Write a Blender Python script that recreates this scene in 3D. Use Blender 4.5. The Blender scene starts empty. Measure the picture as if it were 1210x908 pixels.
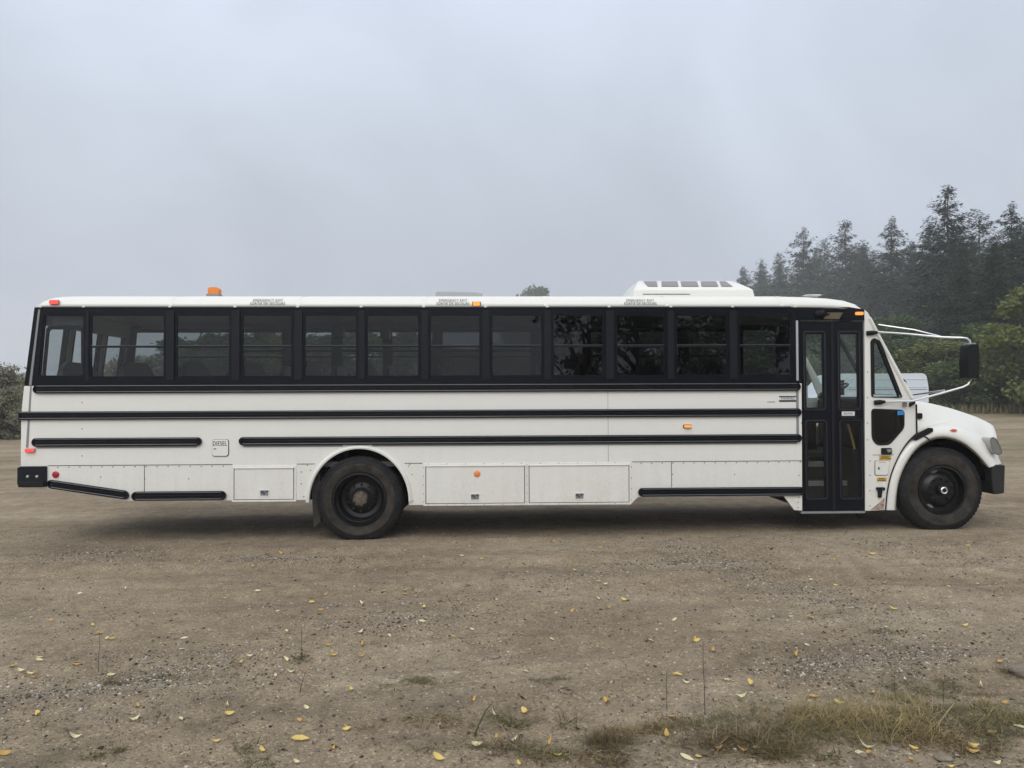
import bpy, bmesh, math, random
import numpy as np
from mathutils import Vector, Matrix, noise as mnoise
from mathutils.geometry import tessellate_polygon

# ------------------------------------------------------------------ camera, sky, sun, exposure
scene = bpy.context.scene
COL = scene.collection
CAM = Vector((0.0, -9.4, 1.72))
FPX, HORIZ = 909.0, 470.4           # focal length in photo pixels, horizon row at centre
YAW, ROLL = math.atan(0.0318), 0.0039
PITCH = math.atan((HORIZ - 454.0) / FPX)
_f0 = Vector((math.sin(YAW), math.cos(YAW), 0))
_r0 = Vector((math.cos(YAW), -math.sin(YAW), 0))
_u0 = Vector((0, 0, 1))
FWD = (_f0 * math.cos(PITCH) + _u0 * math.sin(PITCH)).normalized()
_up = (_u0 * math.cos(PITCH) - _f0 * math.sin(PITCH)).normalized()
RIGHT = (_r0 * math.cos(ROLL) - _up * math.sin(ROLL)).normalized()
UP = (_up * math.cos(ROLL) + _r0 * math.sin(ROLL)).normalized()
cam_d = bpy.data.cameras.new('camera')
cam = bpy.data.objects.new('camera', cam_d); COL.objects.link(cam)
cam_d.sensor_width = 36.0
cam_d.lens = FPX / 1210.0 * 36.0
cam_d.clip_start = 0.1; cam_d.clip_end = 5000
M = Matrix((RIGHT, UP, -FWD)).transposed().to_4x4()
M.translation = CAM
cam.matrix_world = M
scene.camera = cam

SUN_EL, SUN_AZ = math.radians(42), math.radians(200)     # azimuth from +Y clockwise: behind the camera
world = bpy.data.worlds.new('World'); scene.world = world
world.use_nodes = True
wn = world.node_tree; wn.nodes.clear()
def wnode(t, **k):
    n = wn.nodes.new(t)
    for a, b in k.items(): setattr(n, a, b)
    return n
L = wn.links.new
wo = wnode('ShaderNodeOutputWorld')
bg1 = wnode('ShaderNodeBackground'); bg2 = wnode('ShaderNodeBackground'); addsh = wnode('ShaderNodeAddShader')
sky = wnode('ShaderNodeTexSky', sky_type='NISHITA')
sky.sun_disc = False; sky.sun_elevation = SUN_EL; sky.sun_rotation = SUN_AZ
sky.air_density = 1.0; sky.dust_density = 4.0
L(sky.outputs[0], bg1.inputs[0]); bg1.inputs[1].default_value = 0.05 * 0.25
# overcast cloud deck: grey, brighter overhead, a little mottled
tc = wnode('ShaderNodeTexCoord'); sep = wnode('ShaderNodeSeparateXYZ'); L(tc.outputs['Generated'], sep.inputs[0])
mr = wnode('ShaderNodeMapRange'); mr.inputs[1].default_value = -0.1; mr.inputs[2].default_value = 1.0
L(sep.outputs[2], mr.inputs[0])
ramp = wnode('ShaderNodeValToRGB'); L(mr.outputs[0], ramp.inputs[0])
E = ramp.color_ramp.elements
def st(z): return (z + 0.1) / 1.1
SKY_STOPS = [(-0.1, (0.50, 0.54, 0.60)), (0.0, (0.51, 0.55, 0.635)), (0.14, (0.51, 0.553, 0.64)), (0.30, (0.565, 0.62, 0.70)),
             (0.46, (0.67, 0.74, 0.86)), (0.62, (0.78, 0.84, 0.92)), (0.85, (0.85, 0.88, 0.92)), (1.0, (0.9, 0.92, 0.94))]
E[0].position = st(SKY_STOPS[0][0]); E[0].color = (*SKY_STOPS[0][1], 1)
E[1].position = st(SKY_STOPS[-1][0]); E[1].color = (*SKY_STOPS[-1][1], 1)
for z, c in SKY_STOPS[1:-1]:
    e = E.new(st(z)); e.color = (*c, 1)
cn = wnode('ShaderNodeTexNoise'); cn.inputs['Scale'].default_value = 2.3; cn.inputs['Detail'].default_value = 4; cn.inputs['Distortion'].default_value = 0.6
L(tc.outputs['Generated'], cn.inputs['Vector'])
cm = wnode('ShaderNodeMapRange'); cm.inputs[1].default_value = 0.3; cm.inputs[2].default_value = 0.7
cm.inputs[3].default_value = 0.86; cm.inputs[4].default_value = 1.14
L(cn.outputs['Fac'], cm.inputs[0])
# the cloud is thinner (brighter) where the sun stands, behind the camera
br = wnode('ShaderNodeMapRange'); br.inputs[1].default_value = 0.1; br.inputs[2].default_value = -0.9
br.inputs[3].default_value = 1.0; br.inputs[4].default_value = 1.6
L(sep.outputs[1], br.inputs[0])
mm = wnode('ShaderNodeMath', operation='MULTIPLY'); L(cm.outputs[0], mm.inputs[0]); L(br.outputs[0], mm.inputs[1])
vm = wnode('ShaderNodeVectorMath', operation='SCALE'); L(ramp.outputs[0], vm.inputs[0]); L(mm.outputs[0], vm.inputs['Scale'])
L(vm.outputs[0], bg2.inputs[0]); bg2.inputs[1].default_value = 1.0
L(bg1.outputs[0], addsh.inputs[0]); L(bg2.outputs[0], addsh.inputs[1]); L(addsh.outputs[0], wo.inputs[0])

sun_d = bpy.data.lights.new('sun', 'SUN'); sun = bpy.data.objects.new('sun', sun_d); COL.objects.link(sun)
sun_d.energy = 1.15; sun_d.angle = math.radians(50); sun_d.color = (1.0, 0.96, 0.88)
sdir = Vector((math.sin(SUN_AZ) * math.cos(SUN_EL), math.cos(SUN_AZ) * math.cos(SUN_EL), math.sin(SUN_EL)))
sun.rotation_euler = sdir.to_track_quat('Z', 'Y').to_euler()
vs = scene.view_settings
vs.view_transform = 'Standard'; vs.look = 'None'; vs.exposure = 0.0; vs.gamma = 1.0; vs.use_curve_mapping = False
scene.cycles.volume_bounces = 1
scene.cycles.max_bounces = 10; scene.cycles.transparent_max_bounces = 24
scene.cycles.caustics_reflective = False; scene.cycles.caustics_refractive = False

HAZE_DENSITY = 0.0010

rng = random.Random(7)
nrng = np.random.default_rng(11)

# ------------------------------------------------------------------ projection helpers (photo measurements -> metres)
def ray(px, py):
    return (FWD + RIGHT * ((px - 605.0) / FPX) - UP * ((py - 454.0) / FPX))
def P(px, py, y=0.0):
    d = ray(px, py); t = (y - CAM.y) / d.y
    p = CAM + d * t
    return (p.x, p.z)
def PROJ(x, y, z):
    v = Vector((x, y, z)) - CAM; d = v.dot(FWD)
    return (605.0 + FPX * v.dot(RIGHT) / d, 454.0 - FPX * v.dot(UP) / d)
def PX(px, py=470, y=0.0): return P(px, py, y)[0]
def PZ(py, px=605, y=0.0): return P(px, py, y)[1]
def sm(a, b, x):
    t = np.clip((x - a) / (b - a), 0, 1); return t * t * (3 - 2 * t)
def hsh(ix, iy, s):
    n = (ix.astype(np.int64) * 374761393 + iy.astype(np.int64) * 668265263 + s * 1274126177) & 0xffffffff
    n = ((n ^ (n >> 13)) * 1274126177) & 0xffffffff
    return ((n ^ (n >> 16)) & 0xffff) / 65535.0
def vnoise(x, y, s=0):
    x0 = np.floor(x); y0 = np.floor(y); fx = x - x0; fy = y - y0
    fx = fx * fx * (3 - 2 * fx); fy = fy * fy * (3 - 2 * fy)
    a = hsh(x0, y0, s); b = hsh(x0 + 1, y0, s); c = hsh(x0, y0 + 1, s); d = hsh(x0 + 1, y0 + 1, s)
    return (a * (1 - fx) + b * fx) * (1 - fy) + (c * (1 - fx) + d * fx) * fy - 0.5
def fbm(x, y, o=4, s=0):
    v = 0; a = 1; f = 1
    for k in range(o):
        v = v + a * vnoise(x * f + 17.3 * k, y * f + 5.1 * k, s + k); a *= 0.5; f *= 2.03
    return v
RUTS = []   # filled below: (x0,y0,x1,y1,width,depth)
def gheight(x, y):
    x = np.asarray(x, dtype=float); y = np.asarray(y, dtype=float)
    base = 0.0075 * np.clip(x + 1.9, -14, 25) * (1 - sm(8, 40, y))
    rise = 1.22 * sm(6, 62, y) * sm(-6, 30, x) + 0.10 * sm(8, 40, y)
    n = 0.030 * fbm(x * 0.45, y * 0.45, 3, 3) * sm(0.4, 3.0, np.abs(y + 0.1) + 0.35)
    n = n + 0.012 * fbm(x * 2.2, y * 2.6, 3, 9) + 0.006 * fbm(x * 9, y * 9, 3, 21)
    near = 1 - sm(6, 30, np.abs(y + 4)) 
    r = 0
    for (x0, y0, x1, y1, w, d) in RUTS:
        dx, dy = x1 - x0, y1 - y0; l2 = dx * dx + dy * dy
        t = np.clip(((x - x0) * dx + (y - y0) * dy) / l2, 0, 1)
        dist = np.hypot(x - x0 - t * dx, y - y0 - t * dy) + 0.25 * w * fbm(x * 1.7, y * 1.7, 2, 31)
        r = r - d * np.exp(-(dist / w) ** 2) + 0.55 * d * np.exp(-((dist - 1.7 * w) / (0.55 * w)) ** 2)
    return base + rise + n * (0.6 + 0.4 * near) + r
def gz(x, y): return float(gheight(np.array([x]), np.array([y]))[0])
def G(px, py):
    d = ray(px, py); z = 0.0
    for _ in range(8):
        t = (z - CAM.z) / d.z
        if t < 0: t = 60
        p = CAM + d * t
        z = gz(p.x, p.y)
    return Vector((p.x, p.y, z))
RUTS += [(-12, -1.75, 14, -1.15, 0.20, 0.030), (-14, -3.6, 5, -2.3, 0.22, 0.032), (-5, -4.9, 1.2, -4.1, 0.18, 0.03),
         (1.5, -2.6, 9, -4.6, 0.20, 0.028), (-12, -2.4, 14, -2.6, 0.25, 0.014), (0, -5.4, 4, -4.8, 0.22, 0.03), (-9, -1.0, -1, -0.75, 0.15, 0.02), (2, -1.2, 12, -1.9, 0.18, 0.025)]

# ------------------------------------------------------------------ materials
MATS = {}
def mat(name, color, rough=0.5, metal=0.0, spec=0.5, coat=0.0, var=None, vscale=6, bump=0.0, bscale=20, emis=None, rvar=0.0, stretch=None):
    if name in MATS: return MATS[name]
    m = bpy.data.materials.new(name); m.use_nodes = True
    nt = m.node_tree; b = nt.nodes['Principled BSDF']
    b.inputs['Base Color'].default_value = (*color, 1); b.inputs['Roughness'].default_value = rough
    b.inputs['Metallic'].default_value = metal; b.inputs['Specular IOR Level'].default_value = spec
    b.inputs['Coat Weight'].default_value = coat; b.inputs['Coat Roughness'].default_value = 0.08
    if emis:
        b.inputs['Emission Color'].default_value = (*emis[0], 1); b.inputs['Emission Strength'].default_value = emis[1]
    t = nt.nodes.new('ShaderNodeTexCoord'); mp = nt.nodes.new('ShaderNodeMapping')
    nt.links.new(t.outputs['Object'], mp.inputs[0])
    if stretch: mp.inputs['Scale'].default_value = stretch
    if var:
        n = nt.nodes.new('ShaderNodeTexNoise'); n.inputs['Scale'].default_value = vscale; n.inputs['Detail'].default_value = 8; n.inputs['Roughness'].default_value = 0.65
        nt.links.new(mp.outputs[0], n.inputs['Vector'])
        r = nt.nodes.new('ShaderNodeValToRGB'); r.color_ramp.elements[0].position = 0.35; r.color_ramp.elements[1].position = 0.68
        r.color_ramp.elements[0].color = (*color, 1); r.color_ramp.elements[1].color = (*var, 1)
        nt.links.new(n.outputs['Fac'], r.inputs[0]); nt.links.new(r.outputs[0], b.inputs['Base Color'])
        if rvar:
            q = nt.nodes.new('ShaderNodeMapRange'); q.inputs[3].default_value = rough; q.inputs[4].default_value = rough + rvar
            nt.links.new(n.outputs['Fac'], q.inputs[0]); nt.links.new(q.outputs[0], b.inputs['Roughness'])
    if bump:
        n2 = nt.nodes.new('ShaderNodeTexNoise'); n2.inputs['Scale'].default_value = bscale; n2.inputs['Detail'].default_value = 4
        nt.links.new(mp.outputs[0], n2.inputs['Vector'])
        bp = nt.nodes.new('ShaderNodeBump'); bp.inputs['Strength'].default_value = bump; bp.inputs['Distance'].default_value = 0.02
        nt.links.new(n2.outputs['Fac'], bp.inputs['Height']); nt.links.new(bp.outputs[0], b.inputs['Normal'])
    MATS[name] = m; return m

def paint_mat():
    """white bus paint: faint oil-canning, dust that thickens on the skirt, vertical rain streaks"""
    m = bpy.data.materials.new('white_paint'); m.use_nodes = True; nt = m.node_tree; b = nt.nodes['Principled BSDF']
    N = nt.nodes.new; K = nt.links.new
    geo = N('ShaderNodeNewGeometry'); sp = N('ShaderNodeSeparateXYZ'); K(geo.outputs['Position'], sp.inputs[0])
    mp = N('ShaderNodeMapping'); mp.inputs['Scale'].default_value = (9, 9, 0.9); K(geo.outputs['Position'], mp.inputs[0])
    n1 = N('ShaderNodeTexNoise'); n1.inputs['Scale'].default_value = 1.0; n1.inputs['Detail'].default_value = 6; K(mp.outputs[0], n1.inputs['Vector'])
    n2 = N('ShaderNodeTexNoise'); n2.inputs['Scale'].default_value = 22; n2.inputs['Detail'].default_value = 8; K(geo.outputs['Position'], n2.inputs['Vector'])
    hz = N('ShaderNodeMapRange'); hz.inputs[1].default_value = 1.25; hz.inputs[2].default_value = 0.35; hz.inputs[3].default_value = 0.04; hz.inputs[4].default_value = 0.25
    K(sp.outputs[2], hz.inputs[0])
    mu = N('ShaderNodeMath'); mu.operation = 'MULTIPLY'; K(n1.outputs['Fac'], mu.inputs[0]); K(n2.outputs['Fac'], mu.inputs[1])
    mu2 = N('ShaderNodeMath'); mu2.operation = 'MULTIPLY'; K(mu.outputs[0], mu2.inputs[0]); mu2.inputs[1].default_value = 3.2
    mu3 = N('ShaderNodeMath'); mu3.operation = 'MULTIPLY'; mu3.use_clamp = True; K(mu2.outputs[0], mu3.inputs[0]); K(hz.outputs[0], mu3.inputs[1])
    mx = N('ShaderNodeMix'); mx.data_type = 'RGBA'; mx.inputs['A'].default_value = (0.765, 0.76, 0.712, 1); mx.inputs['B'].default_value = (0.40, 0.35, 0.27, 1)
    K(mu3.outputs[0], mx.inputs['Factor']); K(mx.outputs['Result'], b.inputs['Base Color'])
    b.inputs['Roughness'].default_value = 0.38; b.inputs['Coat Weight'].default_value = 0.25; b.inputs['Coat Roughness'].default_value = 0.12
    mp2 = N('ShaderNodeMapping'); mp2.inputs['Scale'].default_value = (1.1, 1, 2.2); K(geo.outputs['Position'], mp2.inputs[0])
    n3 = N('ShaderNodeTexNoise'); n3.inputs['Scale'].default_value = 1.2; n3.inputs['Detail'].default_value = 2; K(mp2.outputs[0], n3.inputs['Vector'])
    bp = N('ShaderNodeBump'); bp.inputs['Strength'].default_value = 0.25; bp.inputs['Distance'].default_value = 0.03
    K(n3.outputs['Fac'], bp.inputs['Height']); K(bp.outputs[0], b.inputs['Normal'])
    MATS['white_paint'] = m; return m

def glass_mat(name, tint, ior=1.43, rough=0.0, smudge=0.0):
    m = bpy.data.materials.new(name); m.use_nodes = True; nt = m.node_tree; nt.nodes.clear()
    N = nt.nodes.new; K = nt.links.new
    o = N('ShaderNodeOutputMaterial'); mx = N('ShaderNodeMixShader'); t = N('ShaderNodeBsdfTransparent'); g = N('ShaderNodeBsdfGlossy'); fr = N('ShaderNodeFresnel')
    t.inputs[0].default_value = (*tint, 1); g.inputs[0].default_value = (1, 1, 1, 1); g.inputs['Roughness'].default_value = rough
    geo = N('ShaderNodeNewGeometry'); io = N('ShaderNodeMapRange'); K(geo.outputs['Backfacing'], io.inputs[0])   # same 4 % reflectance on both faces of the pane
    io.inputs[3].default_value = ior; io.inputs[4].default_value = 1.0 / ior; K(io.outputs[0], fr.inputs[0])
    n = N('ShaderNodeTexNoise'); n.inputs['Scale'].default_value = 1.7; K(geo.outputs['Position'], n.inputs['Vector'])
    bp = N('ShaderNodeBump'); bp.inputs['Strength'].default_value = 0.03; bp.inputs['Distance'].default_value = 0.02
    K(n.outputs['Fac'], bp.inputs['Height']); K(bp.outputs[0], g.inputs['Normal'])
    K(fr.outputs[0], mx.inputs[0]); K(t.outputs[0], mx.inputs[1]); K(g.outputs[0], mx.inputs[2])
    if smudge:
        d = N('ShaderNodeBsdfDiffuse'); d.inputs[0].default_value = (0.5, 0.48, 0.44, 1)
        n2 = N('ShaderNodeTexNoise'); n2.inputs['Scale'].default_value = 5; n2.inputs['Detail'].default_value = 8; K(geo.outputs['Position'], n2.inputs['Vector'])
        q = N('ShaderNodeMapRange'); q.inputs[1].default_value = 0.4; q.inputs[2].default_value = 0.8; q.inputs[3].default_value = 0.0; q.inputs[4].default_value = smudge
        K(n2.outputs['Fac'], q.inputs[0]); mx2 = N('ShaderNodeMixShader'); K(q.outputs[0], mx2.inputs[0]); K(mx.outputs[0], mx2.inputs[1]); K(d.outputs[0], mx2.inputs[2]); K(mx2.outputs[0], o.inputs[0])
    else: K(mx.outputs[0], o.inputs[0])
    MATS[name] = m; return m

WHITE = paint_mat()
BLACKP = mat('black_paint', (0.0025, 0.0035, 0.007), 0.28, spec=0.18, var=(0.005, 0.006, 0.010), vscale=4)
RAILM = mat('rub_rail_black', (0.003, 0.004, 0.007), 0.25, spec=0.22, var=(0.007, 0.008, 0.012), vscale=9, rvar=0.15)
RUBBER = mat('black_rubber', (0.006, 0.006, 0.007), 0.6, spec=0.25, bump=0.3, bscale=60)
PLASTIC = mat('black_plastic', (0.004, 0.005, 0.009), 0.45, spec=0.25, bump=0.1, bscale=80)
BUMPERM = mat('bumper_plastic', (0.014, 0.015, 0.016), 0.55, spec=0.35, var=(0.024, 0.024, 0.023), vscale=12)
LIP = mat('rail_lip_glint', (0.035, 0.037, 0.045), 0.3, spec=0.7, var=(0.06, 0.06, 0.065), vscale=3)  # rail black made lighter: sky glint along the lips put into the colour
GREYTRIM = mat('grey_trim', (0.22, 0.225, 0.23), 0.4)
ALU = mat('aluminium', (0.75, 0.75, 0.75), 0.3, metal=0.9)
SEAM = mat('seam_gap', (0.05, 0.05, 0.045), 0.8)
RIVET = mat('rivet', (0.09, 0.08, 0.07), 0.6)
INTW = mat('interior_panel', (0.34, 0.34, 0.36), 0.6)
CEIL = mat('interior_ceiling', (0.42, 0.41, 0.44), 0.5)
FLOORM = mat('interior_floor', (0.05, 0.05, 0.05), 0.7)
VINYL = mat('seat_vinyl', (0.015, 0.016, 0.02), 0.45)
STEP = mat('step_nosing', (0.55, 0.53, 0.48), 0.5)
GOLD = mat('gold_handrail', (0.62, 0.42, 0.18), 0.35)
CHROME = mat('polished_steel', (0.72, 0.72, 0.73), 0.28, metal=1.0)
AMBER = mat('amber_lens', (0.75, 0.22, 0.03), 0.25)
AMBERL = mat('amber_lit', (0.8, 0.25, 0.03), 0.25, emis=((1.0, 0.36, 0.08), 0.75))
REDL = mat('red_lit', (0.6, 0.02, 0.02), 0.25, emis=((1.0, 0.10, 0.07), 0.9))
RED = mat('red_reflector', (0.38, 0.012, 0.02), 0.2)
ORANGER = mat('orange_reflector', (0.75, 0.25, 0.06), 0.3)
INK = mat('black_ink', (0.02, 0.02, 0.02), 0.5)
GREYINK = mat('grey_ink', (0.07, 0.075, 0.075), 0.5)
YELLOW = mat('yellow_sticker', (0.62, 0.38, 0.05), 0.5, var=(0.5, 0.3, 0.05), vscale=60)
BLUE = mat('blue_sticker', (0.02, 0.22, 0.55), 0.4)
PAPER = mat('white_sticker', (0.7, 0.7, 0.68), 0.5)
RUST = mat('rust', (0.16, 0.055, 0.03), 0.9, var=(0.55, 0.48, 0.42), vscale=22)
LAMPL = mat('lamp_lens', (0.45, 0.40, 0.32), 0.3)
UNDER = mat('underbody', (0.004, 0.004, 0.004), 0.8, spec=0.1)
RIM = mat('black_rim', (0.003, 0.003, 0.004), 0.3, spec=0.35, var=(0.009, 0.009, 0.009), vscale=14)
HUBB = mat('rusty_hub', (0.06, 0.045, 0.035), 0.8, var=(0.16, 0.13, 0.10), vscale=30)
GL_CLEAR = glass_mat('glass_clear', (0.80, 0.84, 0.83), smudge=0.05)
GL_SIDE = glass_mat('glass_side', (0.62, 0.66, 0.66))
GL_WIND = glass_mat('glass_windshield', (0.72, 0.82, 0.78), smudge=0.10)
GL_TINT = glass_mat('glass_tinted', (0.27, 0.29, 0.30))
GL_TINT2 = glass_mat('glass_tinted_light', (0.42, 0.45, 0.45))
GL_W0 = glass_mat('glass_rear_quarter', (0.50, 0.53, 0.54)); GL_W1 = glass_mat('glass_wide', (0.37, 0.40, 0.41)); GL_W2 = glass_mat('glass_smoked', (0.31, 0.335, 0.34))
GL_DARK = glass_mat('glass_dark', (0.10, 0.11, 0.115))
GL_MIDT = glass_mat('glass_mid_tint', (0.23, 0.25, 0.26))
GL_FAR = glass_mat('glass_far', (0.66, 0.71, 0.69))
GL_FARD = glass_mat('glass_far_dark', (0.22, 0.24, 0.24))
GL_LAMP = glass_mat('glass_lamp', (0.85, 0.85, 0.85))

def tyre_mat():
    m = bpy.data.materials.new('tyre_rubber'); m.use_nodes = True; nt = m.node_tree; b = nt.nodes['Principled BSDF']
    N = nt.nodes.new; K = nt.links.new
    t = N('ShaderNodeTexCoord'); n = N('ShaderNodeTexNoise'); n.inputs['Scale'].default_value = 7; n.inputs['Detail'].default_value = 8
    K(t.outputs['Object'], n.inputs['Vector'])
    n2 = N('ShaderNodeTexNoise'); n2.inputs['Scale'].default_value = 50; n2.inputs['Detail'].default_value = 5; K(t.outputs['Object'], n2.inputs['Vector'])
    a = N('ShaderNodeMath'); a.operation = 'MULTIPLY'; K(n.outputs['Fac'], a.inputs[0]); K(n2.outputs['Fac'], a.inputs[1])
    r = N('ShaderNodeValToRGB'); r.color_ramp.elements[0].position = 0.14; r.color_ramp.elements[1].position = 0.42
    r.color_ramp.elements[0].color = (0.007, 0.008, 0.010, 1); r.color_ramp.elements[1].color = (0.026, 0.025, 0.023, 1)
    K(a.outputs[0], r.inputs[0]); K(r.outputs[0], b.inputs['Base Color']); b.inputs['Roughness'].default_value = 0.75; b.inputs['Specular IOR Level'].default_value = 0.25
    bp = N('ShaderNodeBump'); bp.inputs['Strength'].default_value = 0.3; bp.inputs['Distance'].default_value = 0.01
    K(n2.outputs['Fac'], bp.inputs['Height']); K(bp.outputs[0], b.inputs['Normal'])
    return m
TYRE = tyre_mat()
TYREDUST = mat('tyre_sidewall', (0.018, 0.016, 0.014), 0.85, spec=0.2, var=(0.062, 0.055, 0.046), vscale=6)

# ------------------------------------------------------------------ mesh builder
WORLD = {}
def put(o, parent):
    COL.objects.link(o)
    if parent is not None:
        o.parent = parent
        o.matrix_parent_inverse = WORLD[parent.name].inverted()
    WORLD[o.name] = Matrix.Identity(4)
    return o
def tag(o, label, cat, group=None, kind=None):
    if label: o['label'] = label
    if cat: o['category'] = cat
    if group: o['group'] = group
    if kind: o['kind'] = kind
    return o
def empty(name, loc=(0, 0, 0)):
    o = bpy.data.objects.new(name, None); COL.objects.link(o); o.location = loc
    o.empty_display_size = 0.3
    WORLD[o.name] = Matrix.Translation(loc); return o
class MB:
    def __init__(s): s.v = []; s.f = []
    def add(s, vs, fs):
        b = len(s.v); s.v += [tuple(p) for p in vs]; s.f += [tuple(b + i for i in f) for f in fs]; return s
    def box(s, x0, x1, y0, y1, z0, z1):
        if x0 > x1: x0, x1 = x1, x0
        if y0 > y1: y0, y1 = y1, y0
        if z0 > z1: z0, z1 = z1, z0
        return s.add([(x0, y0, z0), (x1, y0, z0), (x1, y1, z0), (x0, y1, z0), (x0, y0, z1), (x1, y0, z1), (x1, y1, z1), (x0, y1, z1)],
                     [(0, 3, 2, 1), (4, 5, 6, 7), (0, 1, 5, 4), (1, 2, 6, 5), (2, 3, 7, 6), (3, 0, 4, 7)])
    def plate(s, pts, y0, y1, holes=(), fn=None):
        """outline in x,z (with holes) given thickness from y0 (outer, towards the camera) to y1; fn maps points"""
        loops = [list(pts)] + [list(h) for h in holes]
        allp = [p for l in loops for p in l]
        tris = tessellate_polygon([[Vector((p[0], p[1], 0)) for p in l] for l in loops])
        n = len(allp); b = []
        for yy in (y0, y1):
            for p in allp: b.append((p[0], yy, p[1]))
        if fn: b = [fn(*q) for q in b]
        fs = []
        for t in tris:
            a, c, d = [allp[i] for i in t]
            ar = (c[0] - a[0]) * (d[1] - a[1]) - (d[0] - a[0]) * (c[1] - a[1])
            t = tuple(t) if ar > 0 else tuple(reversed(t))
            fs.append(t); fs.append(tuple(i + n for i in reversed(t)))
        o = 0
        for l in loops:
            m = len(l)
            A = sum(l[i][0] * l[(i + 1) % m][1] - l[(i + 1) % m][0] * l[i][1] for i in range(m))
            outer = (o == 0)
            ccw = A > 0
            for i in range(m):
                j = (i + 1) % m
                q = (o + i, o + i + n, o + j + n, o + j)
                if ccw != outer: q = tuple(reversed(q))
                q = tuple(reversed(q)) if outer or True else q
                fs.append(q if False else q)
            o += m
        return s.add(b, fs)
    def tube(s, path, r, seg=10, caps=True):
        path = [Vector(p) for p in path]; rings = []
        rr = r if hasattr(r, '__len__') else [r] * len(path)
        prev = None; base = len(s.v)
        for i, p in enumerate(path):
            d = (path[min(i + 1, len(path) - 1)] - path[max(i - 1, 0)]).normalized()
            if prev is None:
                a = d.orthogonal().normalized()
            else:
                a = (prev - d * prev.dot(d)).normalized()
            prev = a; b = d.cross(a)
            for k in range(seg):
                t = 2 * math.pi * k / seg
                s.v.append(tuple(p + (a * math.cos(t) + b * math.sin(t)) * rr[i]))
        for i in range(len(path) - 1):
            for k in range(seg):
                k2 = (k + 1) % seg
                s.f.append((base + i * seg + k, base + i * seg + k2, base + (i + 1) * seg + k2, base + (i + 1) * seg + k))
        if caps:
            s.f.append(tuple(base + k for k in reversed(range(seg))))
            e = base + (len(path) - 1) * seg; s.f.append(tuple(e + k for k in range(seg)))
        return s
    def lathe(s, prof, cx, cz, seg=64, axis='y', close=False):
        """prof: list of (radius, y); revolved about the y axis through (cx, cz)"""
        b = len(s.v); n = len(prof)
        for k in range(seg):
            t = 2 * math.pi * k / seg
            for r, y in prof: s.v.append((cx + r * math.cos(t), y, cz + r * math.sin(t)))
        for k in range(seg):
            k2 = (k + 1) % seg
            for i in range(n - 1 + (1 if close else 0)):
                j = (i + 1) % n
                s.f.append((b + k * n + i, b + k * n + j, b + k2 * n + j, b + k2 * n + i))
        return s
    def grid(s, rows, closed=False):
        b = len(s.v); m = len(rows[0])
        for r in rows: s.v += [tuple(p) for p in r]
        for i in range(len(rows) - 1):
            for j in range(m - 1):
                s.f.append((b + i * m + j, b + i * m + j + 1, b + (i + 1) * m + j + 1, b + (i + 1) * m + j))
        return s
    def build(s, name, material, parent=None, bevel=0.0, smooth=False, label=None, seg=2, angle=35, weld=True, recalc=True):
        me = bpy.data.meshes.new(name); me.from_pydata(s.v, [], s.f)
        if recalc or weld:
            bm = bmesh.new(); bm.from_mesh(me)
            if weld: bmesh.ops.remove_doubles(bm, verts=bm.verts, dist=1e-5)
            if recalc: bmesh.ops.recalc_face_normals(bm, faces=bm.faces)
            bm.to_mesh(me); bm.free()
        me.materials.append(material)
        if smooth:
            me.shade_smooth()
            try: me.set_sharp_from_angle(angle=math.radians(angle))
            except Exception: pass
        o = bpy.data.objects.new(name, me); put(o, parent)
        if bevel:
            md = o.modifiers.new('bevel', 'BEVEL'); md.width = bevel; md.segments = seg; md.limit_method = 'ANGLE'; md.angle_limit = math.radians(40)
        if label: o['label'] = label
        return o
def rrect(x0, z0, x1, z1, r, n=5):
    pts = []
    for cx, cz, a0 in ((x1 - r, z1 - r, 0), (x0 + r, z1 - r, 90), (x0 + r, z0 + r, 180), (x1 - r, z0 + r, 270)):
        for k in range(n + 1):
            a = math.radians(a0 + 90 * k / n); pts.append((cx + r * math.cos(a), cz + r * math.sin(a)))
    return pts
def roundpoly(pts, r, n=4):
    out = []; m = len(pts)
    for i in range(m):
        p = Vector(pts[i]); a = Vector(pts[i - 1]); b = Vector(pts[(i + 1) % m])
        da = (a - p); db = (b - p); rr = min(r, da.length * 0.45, db.length * 0.45)
        s = p + da.normalized() * rr; e = p + db.normalized() * rr
        for k in range(n + 1):
            t = k / n; q = s * (1 - t) ** 2 + p * 2 * t * (1 - t) + e * t * t; out.append((q.x, q.y))
    return out
def inset(pts, d):
    """shrink a convex-ish outline by d metres"""
    m = len(pts); A = sum(pts[i][0] * pts[(i + 1) % m][1] - pts[(i + 1) % m][0] * pts[i][1] for i in range(m))
    sgn = 1 if A > 0 else -1; out = []
    for i in range(m):
        p = Vector(pts[i]); a = (p - Vector(pts[i - 1])).normalized(); b = (Vector(pts[(i + 1) % m]) - p).normalized()
        na = Vector((-a.y, a.x)) * sgn; nb = Vector((-b.y, b.x)) * sgn
        nn = (na + nb).normalized(); k = d / max(0.35, nn.dot(na)); q = p + nn * k; out.append((q.x, q.y))
    return out
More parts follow.
